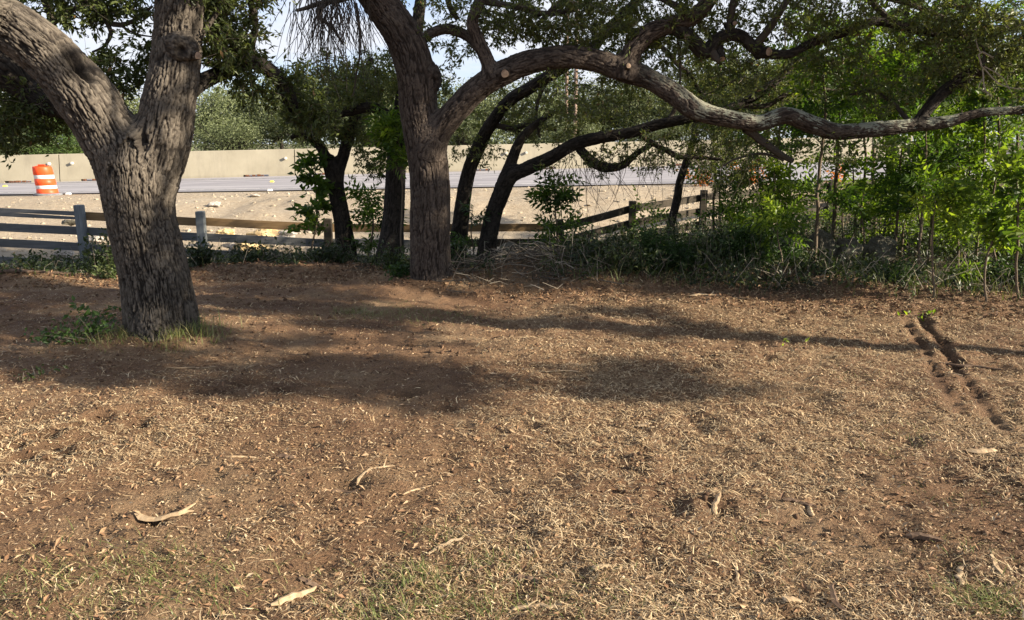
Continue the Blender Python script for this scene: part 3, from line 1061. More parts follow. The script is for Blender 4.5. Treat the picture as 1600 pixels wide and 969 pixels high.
def stub(tree, px, py, w, Y, direction, length=0.10, m=None):
    """Sawn-off branch: bark collar with a pale cut face."""
    c, sc_ = at(px, py, Y)
    r_ = w / 2 * sc_
    d = norm(np.array(direction, float))
    q = MB()
    C = np.array([c - d * (length + .05), c - d * length * .5, c - d * 0.005, c])
    bark_tube(q, C, np.array([r_ * 1.5, r_ * 1.15, r_ * 1.04, r_ * 1.0]), plate=(.02, .04), amp=.004, seed=int(px), detail=3)
    q.F = {4: q.F[4]}
    q.build('cut_stub', m or tree.bark, tree.root, True)
    q = MB()
    a_ = np.linspace(0, 2 * math.pi, 20, endpoint=False)
    T, N, B = frames(C)
    ring = np.array([c + d * 0.006 + (N[-1] * math.cos(x_) + B[-1] * math.sin(x_)) * r_ * 0.93 * (1 + .05 * math.sin(3 * x_ + px)) for x_ in a_])
    q.add(np.vstack([ring, c + d * .009]), [(i, (i + 1) % 20, 20) for i in range(20)])
    q.build('cut_face', M_CUT, tree.root)


# --- A: the big forked oak on the left
A = Tree('oak_tree', 'large pale barked oak forking into two heavy limbs, left of the yard', 'tree', (A_BASE[0], A_BASE[1], h1(A_BASE[0], A_BASE[1])), M_BARK_A, M_LEAF_OAK, 100)
dig = lambda px, py, Y, rx, ry, rz: (at(px, py, Y)[0], np.array([rx, rz, ry]))
trunkA = [(257, 560, 106, 6.3), (255, 527, 104, 6.3), (251, 490, 101, 6.3), (242, 430, 99, 6.3), (232, 385, 98, 6.3), (223, 346, 99, 6.3), (215, 300, 102, 6.3), (210, 265, 104, 6.3), (207, 240, 98, 6.3), (206, 222, 76, 6.3)]
limbL = [(222, 325, 44, 6.3), (205, 280, 74, 6.3), (178, 225, 88, 6.28), (142, 165, 87, 6.24), (101, 112, 83, 6.2), (55, 68, 80, 6.15), (3, 34, 77, 6.1), (-60, 4, 72, 5.9), (-135, -36, 66, 5.9), (-260, -120, 56, 5.8)]
limbR = [(228, 325, 44, 6.3), (241, 278, 72, 6.32), (252, 225, 82, 6.35), (265, 155, 75, 6.4), (273, 110, 73, 6.45), (278, 60, 70, 6.5), (282, 10, 69, 6.5), (290, -60, 64, 6.5), (310, -180, 56, 6.5), (350, -330, 42, 6.6)]
PL, RL = A.path(limbL); PR, RR_ = A.path(limbR); PT, RT = A.path(trunkA)
cL, cR, cT = resample(PL, RL, .05)[:2], resample(PR, RR_, .05)[:2], resample(PT, RT, .05)[:2]
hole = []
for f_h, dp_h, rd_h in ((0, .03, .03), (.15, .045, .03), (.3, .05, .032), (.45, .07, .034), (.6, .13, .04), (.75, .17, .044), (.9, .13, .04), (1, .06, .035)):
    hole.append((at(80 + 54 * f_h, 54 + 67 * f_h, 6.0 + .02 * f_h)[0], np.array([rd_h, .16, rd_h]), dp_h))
A.big('trunk', trunkA, blend=(cL, cR), flare=0.12, amp=0.018, k=0.07, detail=4.3, digs=[(at(207, 218, 6.0)[0], (.045, .2, .06), .11), (at(212, 240, 6.0)[0], (.035, .2, .06), .06)])
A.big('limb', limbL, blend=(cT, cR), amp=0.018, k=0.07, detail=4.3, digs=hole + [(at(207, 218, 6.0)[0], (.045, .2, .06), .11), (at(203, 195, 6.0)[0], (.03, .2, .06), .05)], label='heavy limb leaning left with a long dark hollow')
A.big('limb', limbR, blend=(cT, cL), amp=0.018, k=0.07, detail=4.3, digs=[(at(291, 88, 6.2)[0], (.035, .15, .035), .06), (at(210, 222, 6.0)[0], (.04, .2, .08), .10)], label='upright limb with a knot and a sawn stub')
def knot(tree, px, py, Y, size, m, seed):
    """Swollen burl grown over an old branch scar."""
    c = at(px, py, Y)[0]
    th, ph = np.meshgrid(np.linspace(0.01, math.pi - .01, 48), np.linspace(0, 2 * math.pi, 72, endpoint=False), indexing='ij')
    U = np.stack([np.sin(th) * np.cos(ph), np.sin(th) * np.sin(ph), np.cos(th)], -1).reshape(-1, 3)
    f = 1 + .18 * fbm(U, 1.8, 3, seed) + .06 * np.abs(vnoise(U, 7, seed + 2)) + .04 * fbm(U, 14, 2, seed + 3)
    pit = np.exp(-(np.linalg.norm(U - norm(np.array([.35, -.85, -.35])), axis=1) / .32) ** 4)
    f = f - .38 * pit
    q = MB()
    q.add(c + U * f[:, None] * np.array(size), grid_faces(48, 72, True), np.clip(.45 + .5 * fbm(U, 7, 3, seed + 4), 0, 1) * (1 - .9 * pit))
    q.build('knot', m, tree.root, True)


knot(A, 284, 74, 6.36, (.115, .13, .115), M_BARK_A, 9)
stub(A, 309, 87, 12, 6.30, (0.75, -0.6, -0.1), 0.05)
limbX = [(276, 165, 34, 6.55), (300, 138, 27, 6.7), (325, 122, 24, 6.85), (360, 106, 23, 7.0), (395, 98, 22, 7.1), (425, 113, 22, 7.25), (446, 140, 24, 7.4), (465, 165, 20, 7.5), (490, 185, 13, 7.6), (530, 205, 4, 7.7)]
A.big('limb', limbX, blend=(cR,), m=M_BARK_D, plate=(.022, .05), amp=.006, detail=4, k=.06, wig=.012, label='thin dark limb arching to the right')
for p in ([(60, -30, 20, 6.6), (85, 36, 9, 6.6), (70, 60, 5, 6.6)], [(165, -25, 15, 6.6), (158, 10, 12, 6.6), (165, 32, 10, 6.6), (188, 40, 8, 6.6), (215, 30, 6, 6.6), (240, 10, 4, 6.6)],
          [(165, 32, 8, 6.6), (172, 52, 7, 6.6), (160, 72, 5, 6.6), (140, 82, 3, 6.6)], [(85, 36, 7, 6.65), (110, 18, 8, 6.65), (150, -8, 9, 6.6)], [(188, 40, 4, 6.6), (215, 55, 3, 6.6), (245, 60, 2, 6.6)],
          [(395, 98, 12, 7.1), (392, 70, 11, 7.1), (398, 40, 10, 7.0), (390, 0, 12, 6.9), (375, -60, 14, 6.8), (330, -120, 20, 6.6)], [(313, 60, 7, 6.5), (340, 20, 8, 6.6), (360, -30, 9, 6.6)],
          [(200, -60, 18, 6.5), (165, -25, 15, 6.6)], [(-20, -40, 22, 6.4), (60, -30, 20, 6.6)], [(290, -60, 30, 6.5), (240, -70, 24, 6.5), (200, -60, 18, 6.5)]):
    A.limb(p, 0.15)
for bl in ((365, 60, 6.9, 48, 70, .5, 170), (350, -20, 6.8, 75, 45, .6, 90), (190, 15, 6.6, 70, 25, .3, 40), (185, 115, 6.6, 45, 38, .3, 55), (120, 20, 6.7, 70, 30, .4, 50), (395, 130, 7.1, 30, 45, .35, 40),
           (170, -40, 6.6, 150, 35, .6, 110), (30, -20, 6.6, 100, 40, .5, 40), (455, 150, 7.5, 45, 45, .4, 70), (490, 185, 7.6, 45, 30, .35, 70), (330, 30, 6.8, 25, 50, .3, 50), (225, 75, 6.6, 25, 22, .2, 14), (410, -40, 7, 60, 40, .6, 60)):
    A.blob(*bl)
A.grow(tint=(0.0, 0.35))
A.foliate(24, bare=0.12, tint=(0.0, 0.75))
A.finish()

# --- the tree whose dark limb comes in at the left edge
Z = Tree('oak_tree', 'oak outside the left edge whose dark drooping limb hangs behind the forked oak', 'tree', (-8.2, 8.0, 0), M_BARK_D, M_LEAF_OAK, 200)
limbZ = [(-330, 420, 120, 7.9), (-320, 200, 105, 7.9), (-240, 90, 98, 7.8), (-150, 62, 92, 7.6), (-70, 68, 90, 7.5), (-20, 92, 86, 7.5), (18, 116, 62, 7.5), (42, 140, 40, 7.5), (62, 160, 34, 7.5), (95, 172, 26, 7.5), (130, 190, 12, 7.5)]
Z.big('limb', limbZ, plate=(.03, .07), amp=.012, detail=4, flare=.1)
for bl in ((40, 190, 7.5, 60, 35, .4, 90), (20, 150, 7.6, 50, 40, .4, 60), (75, 165, 7.6, 45, 30, .3, 40), (-60, 0, 7.5, 80, 60, .6, 80), (10, 215, 7.4, 30, 40, .3, 30)):
    Z.blob(*bl)
Z.grow(tint=(0.2, 0.9), sag=0.0)
Z.foliate(22, bare=0.2, tint=(0.0, 0.7))
Z.finish()

# --- B: the oak in the middle with the long horizontal limb
B = Tree('oak_tree', 'tall brown oak in the middle with one very long low limb sweeping right', 'tree', (B_BASE[0], B_BASE[1], h1(B_BASE[0], B_BASE[1])), M_BARK_B, M_LEAF_OAK, 300)
trunkB = [(677, 470, 68, 8.75), (675, 443, 66, 8.75), (673, 400, 63, 8.75), (672, 350, 61, 8.75), (672, 300, 60, 8.75), (669, 255, 62, 8.75), (662, 215, 60, 8.75), (655, 170, 60, 8.75), (651, 125, 60, 8.72), (640, 80, 58, 8.7), (622, 45, 56, 8.65), (600, 12, 55, 8.6), (575, -25, 53, 8.5), (535, -85, 48, 8.4), (490, -160, 40, 8.3)]
limbB = [(662, 285, 26, 8.72), (670, 240, 38, 8.70), (692, 198, 40, 8.65), (722, 162, 39, 8.6), (756, 132, 38, 8.55), (790, 112, 38, 8.5), (830, 97, 36, 8.5), (880, 89, 35, 8.5), (930, 95, 35, 8.5), (975, 110, 37, 8.5), (1015, 124, 31, 8.48), (1055, 148, 32, 8.45),
         (1085, 171, 32, 8.42), (1130, 184, 27, 8.4), (1185, 192, 25, 8.4), (1228, 181, 27, 8.4), (1268, 194, 28, 8.4), (1308, 206, 25, 8.4), (1360, 203, 23, 8.4), (1420, 197, 21, 8.4), (1480, 190, 17, 8.35), (1535, 176, 14, 8.3), (1600, 172, 12, 8.3), (1680, 168, 10, 8.2), (1800, 150, 6, 8.2)]
cTB, cLB = resample(*B.path(trunkB), .05)[:2], resample(*B.path(limbB), .05)[:2]
B.big('trunk', trunkB, blend=(cLB,), plate=(.028, .085), amp=.014, flare=.10, k=.09, detail=4.2, digs=[(at(653, 340, 8.5)[0], (.02, .2, .06), .015)])
B.big('limb', limbB, blend=(cTB,), m=M_BARK_L, plate=(.024, .07), amp=.009, k=.09, detail=4.2, lumps=.05, label='very long low limb with grey lichen, sweeping right')
l1 = [(975, 125, 34, 8.5), (982, 95, 33, 8.5), (993, 72, 31, 8.5), (1015, 52, 30, 8.5), (1045, 40, 28, 8.5), (1080, 28, 25, 8.5), (1105, 5, 23, 8.5), (1130, -40, 20, 8.5), (1170, -110, 16, 8.5)]
B.big('limb', l1, blend=(cLB,), plate=(.022, .06), amp=.009, k=.07, detail=3, label='branch curving up from the top of the long limb')
l2 = [(768, 122, 26, 8.5), (762, 97, 22, 8.48), (748, 65, 19, 8.45), (738, 35, 18, 8.4), (748, 5, 17, 8.4), (760, -40, 15, 8.4), (770, -110, 10, 8.4)]
B.big('limb', l2, blend=(cLB,), plate=(.02, .05), amp=.006, k=.05, detail=3, label='short branch rising beside the trunk')
l3 = [(1432, 198, 20, 8.4), (1446, 178, 17, 8.4), (1468, 150, 18, 8.4), (1500, 124, 20, 8.4), (1535, 106, 18, 8.4), (1572, 82, 15, 8.4), (1620, 50, 12, 8.3), (1700, 0, 8, 8.2)]
B.big('limb', l3, blend=(cLB,), m=M_BARK_D, plate=(.02, .05), amp=.005, k=.05, detail=3, wig=.01, label='branch rising near the far end of the long limb')
l4 = [(1050, 40, 22, 8.5), (1075, 62, 22, 8.5), (1100, 78, 22, 8.5), (1122, 62, 19, 8.5), (1150, 58, 19, 8.5), (1180, 72, 18, 8.5), (1203, 83, 16, 8.5), (1235, 82, 13, 8.5), (1268, 70, 13, 8.55), (1320, 50, 14, 8.6), (1360, 34, 12, 8.6), (1395, 38, 13, 8.6), (1440, 50, 13, 8.6), (1500, 52, 14, 8.6), (1560, 46, 13, 8.6), (1640, 30, 10, 8.6)]
B.big('limb', l4, m=M_BARK_D, plate=(.02, .05), amp=.006, detail=3, wig=.012, label='crooked branch hanging below the upper canopy')
l5 = [(655, 66, 14, 8.75), (678, 50, 15, 8.8), (705, 46, 15, 8.8), (735, 60, 15, 8.75), (752, 82, 14, 8.6)]
B.big('limb', l5, blend=(cTB,), plate=(.02, .05), amp=.005, k=.05, detail=3, label='arched branch joining trunk and side branch')
knot(B, 672, 122, 8.70, (.13, .13, .17), M_BARK_B, 19)
for (px, py, w, d_) in ((1073, 57, 9, (-.1, -1, -.1)), (1128, 92, 11, (.1, -.7, -.8)), (1148, 37, 8, (.2, -1, 0)), (1201, 81, 13, (.4, -1, 0)), (1557, 100, 7, (.6, -1, -.2))):
    stub(B, px, py, w, 8.42 if px != 1201 else 8.40, d_, .12, M_BARK_D)
stub(B, 789, 115, 13, 8.33, (.1, -1, -.2), .08)
stub(B, 982, 103, 8, 8.32, (.2, -1, .1), .08)
for p in ([(1108, 75, 16, 8.5), (1118, 90, 13, 8.45), (1126, 96, 11, 8.42)], [(1148, 58, 14, 8.5), (1140, 36, 12, 8.5), (1150, -10, 12, 8.5), (1180, -60, 12, 8.5)], [(1180, 72, 13, 8.5), (1205, 40, 12, 8.5), (1228, 5, 11, 8.5), (1260, -50, 10, 8.5)],
          [(1165, 200, 16, 8.45), (1185, 215, 13, 8.5), (1210, 235, 12, 8.55), (1240, 252, 8, 8.6)], [(1225, 250, 5, 8.6), (1190, 240, 4, 8.6), (1150, 248, 3, 8.6), (1128, 262, 3, 8.6)],
          [(1395, 38, 9, 8.6), (1370, 10, 10, 8.6), (1330, -40, 10, 8.6)], [(1500, 52, 10, 8.6), (1470, 25, 9, 8.6), (1420, 5, 8, 8.6), (1360, -10, 8, 8.6)], [(1600, 40, 9, 8.6), (1540, 22, 8, 8.6), (1480, 10, 7, 8.6)],
          [(1420, 190, 8, 8.6), (1395, 160, 7, 8.7), (1365, 140, 6, 8.8), (1330, 150, 5, 8.9)], [(715, 30, 8, 8.7), (700, 10, 9, 8.7), (690, -30, 12, 8.6), (640, -70, 20, 8.5), (560, -60, 34, 8.5)],
          [(900, 15, 8, 8.6), (860, 20, 9, 8.6), (790, 8, 10, 8.5), (755, 0, 12, 8.45)], [(940, -20, 10, 8.6), (880, 5, 9, 8.6), (840, 40, 6, 8.6)], [(1085, 25, 12, 8.55), (1030, -5, 10, 8.6), (960, -15, 9, 8.6), (900, 12, 7, 8.6)],
          [(1536, 104, 6, 8.1), (1538, 80, 4, 8.1), (1530, 70, 3, 8.1)], [(575, -25, 22, 8.5), (540, -5, 12, 8.5), (500, 5, 8, 8.5), (462, 18, 5, 8.5)], [(520, 0, 9, 8.5), (495, 20, 7, 8.5), (520, 45, 5, 8.5), (535, 70, 3, 8.5)],
          [(556, 5, 5, 8.5), (563, 45, 4, 8.5), (562, 85, 3.5, 8.5), (556, 130, 2.5, 8.6), (550, 150, 2, 8.6)], [(1058, 50, 4, 8.6), (1061, 90, 4, 8.6), (1063, 135, 3, 8.6)], [(1560, -60, 16, 8.5), (1400, -40, 16, 8.6), (1260, -50, 15, 8.6), (1170, -110, 16, 8.5)],
          [(700, -50, 16, 8.5), (640, -70, 20, 8.5)], [(860, -60, 14, 8.5), (940, -20, 10, 8.6)], [(770, -110, 10, 8.4), (860, -60, 14, 8.5)]):
    B.limb(p, 0.18)
# the long hanging bare twigs right of the left oak, and dead twigs
hang = []
for k_ in range(190):
    px = random.gauss(505, 24) if k_ < 160 else random.uniform(540, 580)
    top = random.uniform(-40, 30)
    ln = random.uniform(50, 150)
    c0, sc_ = at(px, top, 8.5 + random.uniform(-.3, .4))
    n_ = 7
    P = [c0]
    dv = np.array([random.gauss(0, .25), random.gauss(0, .2), -1.0])
    for s in range(n_ - 1):
        dv = dv + np.array([random.gauss(0, .22), random.gauss(0, .15), -.1])
        P.append(P[-1] + dv / np.linalg.norm(dv) * ln * sc_ / (n_ - 1))
    hang.append(P)
hang = np.array(hang)
thin_tubes(B.tw, hang, np.broadcast_to(np.linspace(.005, .0022, 7), hang.shape[:2]), 4, 0.1)
B.reg(hang.reshape(-1, 3), np.full(hang.shape[0] * 7, .002))
for bl in ((870, 150, 8.9, 110, 40, .5, 80), (1000, 95, 8.7, 70, 50, .4, 90), (1150, 95, 8.7, 90, 50, .4, 110), (1500, 60, 8.3, 120, 60, .5, 140), (900, 30, 8.6, 130, 42, .6, 400), (800, 35, 8.7, 70, 40, .5, 120), (720, 55, 8.9, 70, 45, .5, 90), (980, 75, 8.9, 90, 45, .5, 110), (1010, 225, 8.5, 110, 40, .3, 22), (1320, 235, 8.4, 120, 25, .3, 50), (1080, 10, 8.6, 110, 40, .6, 200), (1090, 55, 8.6, 60, 35, .4, 70), (1250, 25, 8.5, 110, 45, .6, 230), (1420, 30, 8.6, 140, 50, .6, 330), (1550, 60, 8.4, 90, 60, .6, 260), (1300, 100, 8.7, 90, 45, .5, 130),
           (1500, 110, 8.5, 90, 40, .5, 170), (770, 20, 8.5, 60, 40, .4, 90), (620, 70, 9.0, 22, 35, .3, 30), (1000, -40, 8.6, 350, 40, .8, 260), (1400, -50, 8.6, 250, 40, .8, 200), (1010, 60, 8.7, 60, 40, .4, 50), (505, 110, 8.6, 60, 30, .4, 75),
           (1140, 130, 8.6, 70, 50, .4, 70), (1190, 225, 8.6, 70, 30, .3, 60), (1380, 150, 8.6, 60, 30, .4, 60), (700, -20, 8.6, 90, 30, .4, 60), (880, 60, 8.8, 90, 25, .3, 60), (1590, 120, 8.4, 50, 60, .4, 90)):
    B.blob(*bl)
B.grow(tint=(0.05, 0.9))
B.foliate(15, bare=0.40, tint=(0.2, 0.97))
# the upper crown, above the picture
for (cx, cy, cz, rx_, rz_, n_) in ((3.5, 7.2, 5.2, 1.3, .8, 300), (5.5, 6.9, 5.6, 1.4, .9, 330), (7.4, 6.6, 5.9, 1.2, .7, 200), (9.2, 6.3, 6.4, 1.2, .7, 180), (5.0, 7.6, 6.9, 1.4, .8, 260), (2.2, 8.0, 6.2, 1.4, .9, 260), (4.0, 7.0, 4.4, 1.1, .5, 220), (2.2, 7.5, 4.6, 1.0, .5, 200), (4.2, 8.6, 4.7, 1.2, .5, 240), (6.2, 8.4, 5.0, 1.2, .6, 240), (8.2, 8.2, 5.3, 1.2, .6, 220), (5.2, 9.2, 5.6, 1.2, .6, 220), (7.4, 9.0, 6.1, 1.2, .6, 220), (1.6, 8.8, 4.9, 1.1, .5, 180), (0.5, 8.3, 6.3, 1.5, .9, 220), (10.8, 6.0, 7.4, 1.4, .9, 240)):
    g = RNG.normal(size=(n_, 3)); g = g / np.linalg.norm(g, axis=1, keepdims=True) * RNG.random((n_, 1)) ** .42
    c = np.array([cx, cy, cz]); e = c + g * np.array([rx_, rx_, rz_])
    st = np.stack([np.tile(c, (n_, 1)), (c + e) / 2 + RNG.normal(size=(n_, 3)) * .08, e], 1)
    thin_tubes(B.tw, st, np.broadcast_to(np.array([.02, .01, .003]), (n_, 3)), 4, .3)
    thin_tube(B.tw, np.array([[-.9, 8.4, 4.6], [(cx - .9) / 2, (cy + 8.4) / 2, (cz + 5.2) / 2 + .2], [cx, cy, cz]]), np.array([.10, .06, .03]), 7, .3)
    i = RNG.integers(0, n_, n_ * 7)
    p = e[i] + RNG.normal(size=(len(i), 3)) * np.array([.16, .16, .10])
    ll = RNG.uniform(.06, .10, len(i))
    leaves(B.lf, p, RNG.normal(size=p.shape), ll, ll * .45, .1 + .8 * RNG.random(len(i)))
# dead pale twigs at the right
for p in ([(1556, 92, 3, 8.0), (1530, 82, 3, 8.0), (1536, 110, 2.4, 8.0), (1540, 140, 2, 7.95), (1552, 152, 1.4, 7.95)], [(1536, 105, 2, 8.0), (1560, 130, 2, 7.95), (1590, 138, 1.6, 7.9), (1620, 136, 1, 7.9)], [(1538, 120, 2, 8), (1530, 135, 1.6, 8), (1548, 148, 1, 8)],
          [(1538, 104, 2, 8), (1566, 122, 1.6, 8), (1580, 145, 1.2, 8)], [(1532, 82, 2, 8), (1526, 70, 1.6, 8), (1524, 55, 1.2, 8)]):
    B.limb(p, 1.0, 5, .01)
B.finish()

# --- the dark trunks behind
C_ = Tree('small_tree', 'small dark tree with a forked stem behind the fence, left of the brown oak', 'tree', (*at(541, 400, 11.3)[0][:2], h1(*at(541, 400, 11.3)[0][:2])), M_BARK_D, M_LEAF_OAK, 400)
c0 = [(543, 430, 34, 11.3), (541, 395, 30, 11.3), (534, 340, 26, 11.3), (526, 300, 25, 11.3), (522, 272, 25, 11.3), (518, 250, 16, 11.3)]
c1 = [(524, 290, 16, 11.3), (510, 252, 16, 11.3), (500, 228, 15, 11.3), (485, 215, 14, 11.3), (470, 206, 11, 11.3), (455, 215, 6, 11.3)]
c2 = [(524, 290, 16, 11.3), (536, 245, 18, 11.35), (546, 212, 17, 11.4), (556, 175, 15, 11.4), (566, 135, 12, 11.4), (580, 90, 8, 11.4)]
ct = resample(*C_.path(c0), .05)[:2]
C_.big('trunk', c0, plate=(.022, .05), amp=.007, detail=3, flare=.15)
C_.big('limb', c1, blend=(ct,), plate=(.022, .05), amp=.006, detail=3, k=.06, wig=.01)
C_.big('limb', c2, blend=(ct,), plate=(.022, .05), amp=.006, detail=3, k=.06, wig=.01)
for bl in ((510, 150, 11.4, 75, 42, .8, 230), (570, 130, 11.4, 50, 50, .7, 120), (470, 190, 11.2, 40, 30, .5, 50), (540, 205, 11.3, 55, 30, .6, 90), (585, 250, 11.2, 35, 40, .4, 60)):
    C_.blob(*bl)
C_.grow(tint=(0, .4)); C_.foliate(26, L=(.04, .075), bare=.08, tint=(0, .93)); C_.finish()

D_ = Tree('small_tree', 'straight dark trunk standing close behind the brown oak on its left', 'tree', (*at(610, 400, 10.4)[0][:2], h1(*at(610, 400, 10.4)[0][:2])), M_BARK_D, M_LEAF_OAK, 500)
d0 = [(606, 430, 48, 10.4), (609, 398, 42, 10.4), (614, 350, 33, 10.4), (617, 300, 31, 10.4), (620, 250, 30, 10.4), (624, 200, 29, 10.4), (632, 150, 26, 10.4), (645, 95, 22, 10.4), (655, 20, 18, 10.4), (665, -60, 12, 10.4)]
d1 = [(624, 215, 20, 10.4), (606, 182, 16, 10.35), (580, 168, 16, 10.3), (550, 172, 16, 10.25), (515, 179, 14, 10.2), (488, 181, 12, 10.2), (470, 186, 6, 10.2)]
dt = resample(*D_.path(d0), .05)[:2]
D_.big('trunk', d0, plate=(.024, .06), amp=.008, detail=3, flare=.12)
D_.big('limb', d1, blend=(dt,), plate=(.022, .05), amp=.006, detail=3, k=.06, wig=.008)
for bl in ((560, 150, 10.3, 60, 25, .4, 70), (690, 130, 10.6, 25, 40, .4, 25), (600, 120, 10.6, 45, 35, .6, 70), (660, -20, 10.5, 80, 40, .6, 60)):
    D_.blob(*bl)
D_.grow(tint=(0, .4)); D_.foliate(22, L=(.04, .07), bare=.1, tint=(.1, .97)); D_.finish()

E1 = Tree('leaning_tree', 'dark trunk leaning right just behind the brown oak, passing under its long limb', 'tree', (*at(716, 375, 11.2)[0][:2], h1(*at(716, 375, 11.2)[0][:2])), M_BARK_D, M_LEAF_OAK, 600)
e0 = [(712, 410, 30.2, 11.2), (718, 365, 26.9, 11.2), (725, 315, 23.5, 11.2), (735, 268, 21.8, 11.15), (750, 228, 21.0, 11.1), (768, 195, 20.2, 11.0), (795, 160, 19.3, 10.9), (835, 132, 18.5, 10.8), (880, 103, 17.6, 10.7), (925, 76, 16.8, 10.6), (950, 45, 15.1, 10.5), (985, 10, 13.4, 10.4), (1040, -40, 10.1, 10.3)]
E1.big('trunk', e0, plate=(.024, .06), amp=.008, detail=3, flare=.1, wig=.01)
for p in ([(855, 120, 8, 10.8), (838, 175, 5, 10.8), (842, 215, 4, 10.8)], [(770, 195, 9, 11), (800, 200, 8, 11), (835, 195, 7, 11), (870, 205, 6, 11)], [(950, 45, 9, 10.5), (1010, 55, 8, 10.6), (1070, 110, 8, 10.8), (1085, 130, 7, 10.8)], [(1085, 130, 6, 10.8), (1100, 150, 5, 10.9), (1130, 135, 4, 10.9), (1160, 120, 3, 10.9)]):
    E1.limb(p, .1)
for bl in ((830, 185, 11.0, 55, 32, .5, 80), (960, 40, 10.6, 70, 45, .6, 110), (1050, 80, 10.8, 90, 60, .6, 150), (730, 190, 11.3, 45, 30, .4, 40), (1110, 110, 10.8, 80, 60, .6, 160), (750, 240, 11, 50, 22, .4, 40), (1000, 140, 10.8, 110, 50, .6, 170), (900, 160, 11, 90, 40, .5, 90), (1180, 150, 10.8, 80, 60, .6, 110)):
    E1.blob(*bl)
E1.grow(tint=(0, .5)); E1.foliate(17, L=(.04, .07), bare=.3, tint=(.25, .97)); E1.finish()

E2 = Tree('leaning_tree', 'low dark tree whose limb runs right below the long oak limb', 'tree', (*at(762, 385, 10.6)[0][:2], h1(*at(762, 385, 10.6)[0][:2])), M_BARK_D, M_LEAF_OAK, 700)
f0 = [(758, 420, 32.7, 10.6), (763, 375, 28.4, 10.6), (772, 332, 25.8, 10.6), (786, 292, 24.9, 10.6), (800, 250, 17.2, 10.6), (814, 218, 14.6, 10.6), (835, 196, 11.2, 10.6), (862, 178, 6.9, 10.6)]
f1 = [(778, 320, 15.1, 10.6), (796, 280, 21.8, 10.55), (825, 263, 21.8, 10.5), (860, 248, 21.0, 10.4), (895, 228, 19.3, 10.3), (935, 215, 18.5, 10.2), (980, 207, 16.8, 10.1), (1030, 196, 16.8, 10.0), (1075, 186, 15.1, 9.9), (1120, 176, 13.4, 9.9), (1165, 158, 12.6, 9.9), (1205, 132, 11.8, 9.9), (1240, 100, 9.2, 9.9), (1280, 60, 6.7, 9.9)]
ft = resample(*E2.path(f0), .05)[:2]
E2.big('trunk', f0, plate=(.024, .06), amp=.008, detail=3, flare=.1)
E2.big('limb', f1, blend=(ft,), plate=(.022, .06), amp=.007, detail=3, k=.08, wig=.01, label='dark limb running right below the oak limb')
f2 = [(905, 232, 14, 10.3), (925, 255, 15, 10.2), (945, 262, 15, 10.2), (972, 258, 12, 10.2), (995, 240, 9, 10.2), (1020, 225, 7, 10.2)]
E2.big('limb', f2, plate=(.02, .05), amp=.004, detail=3, wig=.008, label='short drooping branch')
for p in ([(1000, 212, 9, 10.1), (1030, 230, 8, 10.1), (1060, 243, 9, 10.1), (1090, 245, 7, 10.1), (1130, 250, 4, 10.1)], [(1160, 165, 9, 9.9), (1200, 165, 8, 9.9), (1250, 138, 8, 9.9), (1300, 140, 6, 9.9), (1350, 135, 4, 9.9)], [(1040, 195, 6, 10), (1052, 170, 7, 10), (1058, 155, 6, 9.9)]):
    E2.limb(p, .1)
hang = []
for k_ in range(90):
    px = random.uniform(870, 1180)
    top = np.interp(px, [870, 935, 1030, 1120, 1180], [245, 240, 215, 215, 235]) + random.uniform(-10, 25)
    ln = random.uniform(40, 120)
    c0, sc_ = at(px, top, 10.15 + random.uniform(-.3, .3))
    P = [c0]
    dv = np.array([random.gauss(0, .3), random.gauss(0, .2), -1.0])
    for s in range(6):
        dv = dv + np.array([random.gauss(0, .25), random.gauss(0, .15), -.1])
        P.append(P[-1] + dv / np.linalg.norm(dv) * ln * sc_ / 6)
    hang.append(P)
hang = np.array(hang)
thin_tubes(E2.tw, hang, np.broadcast_to(np.linspace(.004, .0018, 7), hang.shape[:2]), 4, 0.35)
E2.reg(hang.reshape(-1, 3), np.full(hang.shape[0] * 7, .002))
for bl in ((945, 250, 10.2, 45, 28, .3, 55), (1020, 240, 10.1, 60, 30, .3, 50), (870, 215, 10.6, 50, 30, .4, 45), (1100, 215, 10, 70, 30, .4, 70), (1230, 130, 10, 80, 50, .5, 120), (930, 185, 10.4, 80, 25, .4, 60), (1020, 165, 10.5, 70, 25, .4, 30), (1130, 250, 10, 60, 35, .4, 50), (860, 270, 10.5, 40, 25, .3, 22)):
    E2.blob(*bl)
E2.grow(tint=(0, .6)); E2.foliate(18, L=(.035, .065), bare=.25, tint=(.05, .97)); E2.finish()

F_ = Tree('small_tree', 'thin crooked dark trunk in front of the receding fence rails', 'tree', (*at(1050, 355, 11.6)[0][:2], h1(*at(1050, 355, 11.6)[0][:2])), M_BARK_D, M_LEAF_OAK, 800)
F_.big('trunk', [(1046, 385, 14, 11.6), (1050, 350, 13, 11.6), (1058, 315, 13, 11.6), (1062, 285, 12, 11.6), (1070, 255, 11, 11.6), (1082, 222, 10, 11.6), (1090, 185, 8, 11.6), (1100, 140, 6, 11.6)], plate=(.02, .05), amp=.004, detail=3, wig=.01)
for bl in ((1090, 230, 11.6, 70, 50, .5, 70), (1150, 270, 11.4, 60, 40, .5, 60), (1110, 150, 11.6, 70, 50, .5, 70)):
    F_.blob(*bl)
F_.grow(tint=(0, .5)); F_.foliate(20, L=(.04, .07), bare=.2, tint=(.2, .98)); F_.finish()

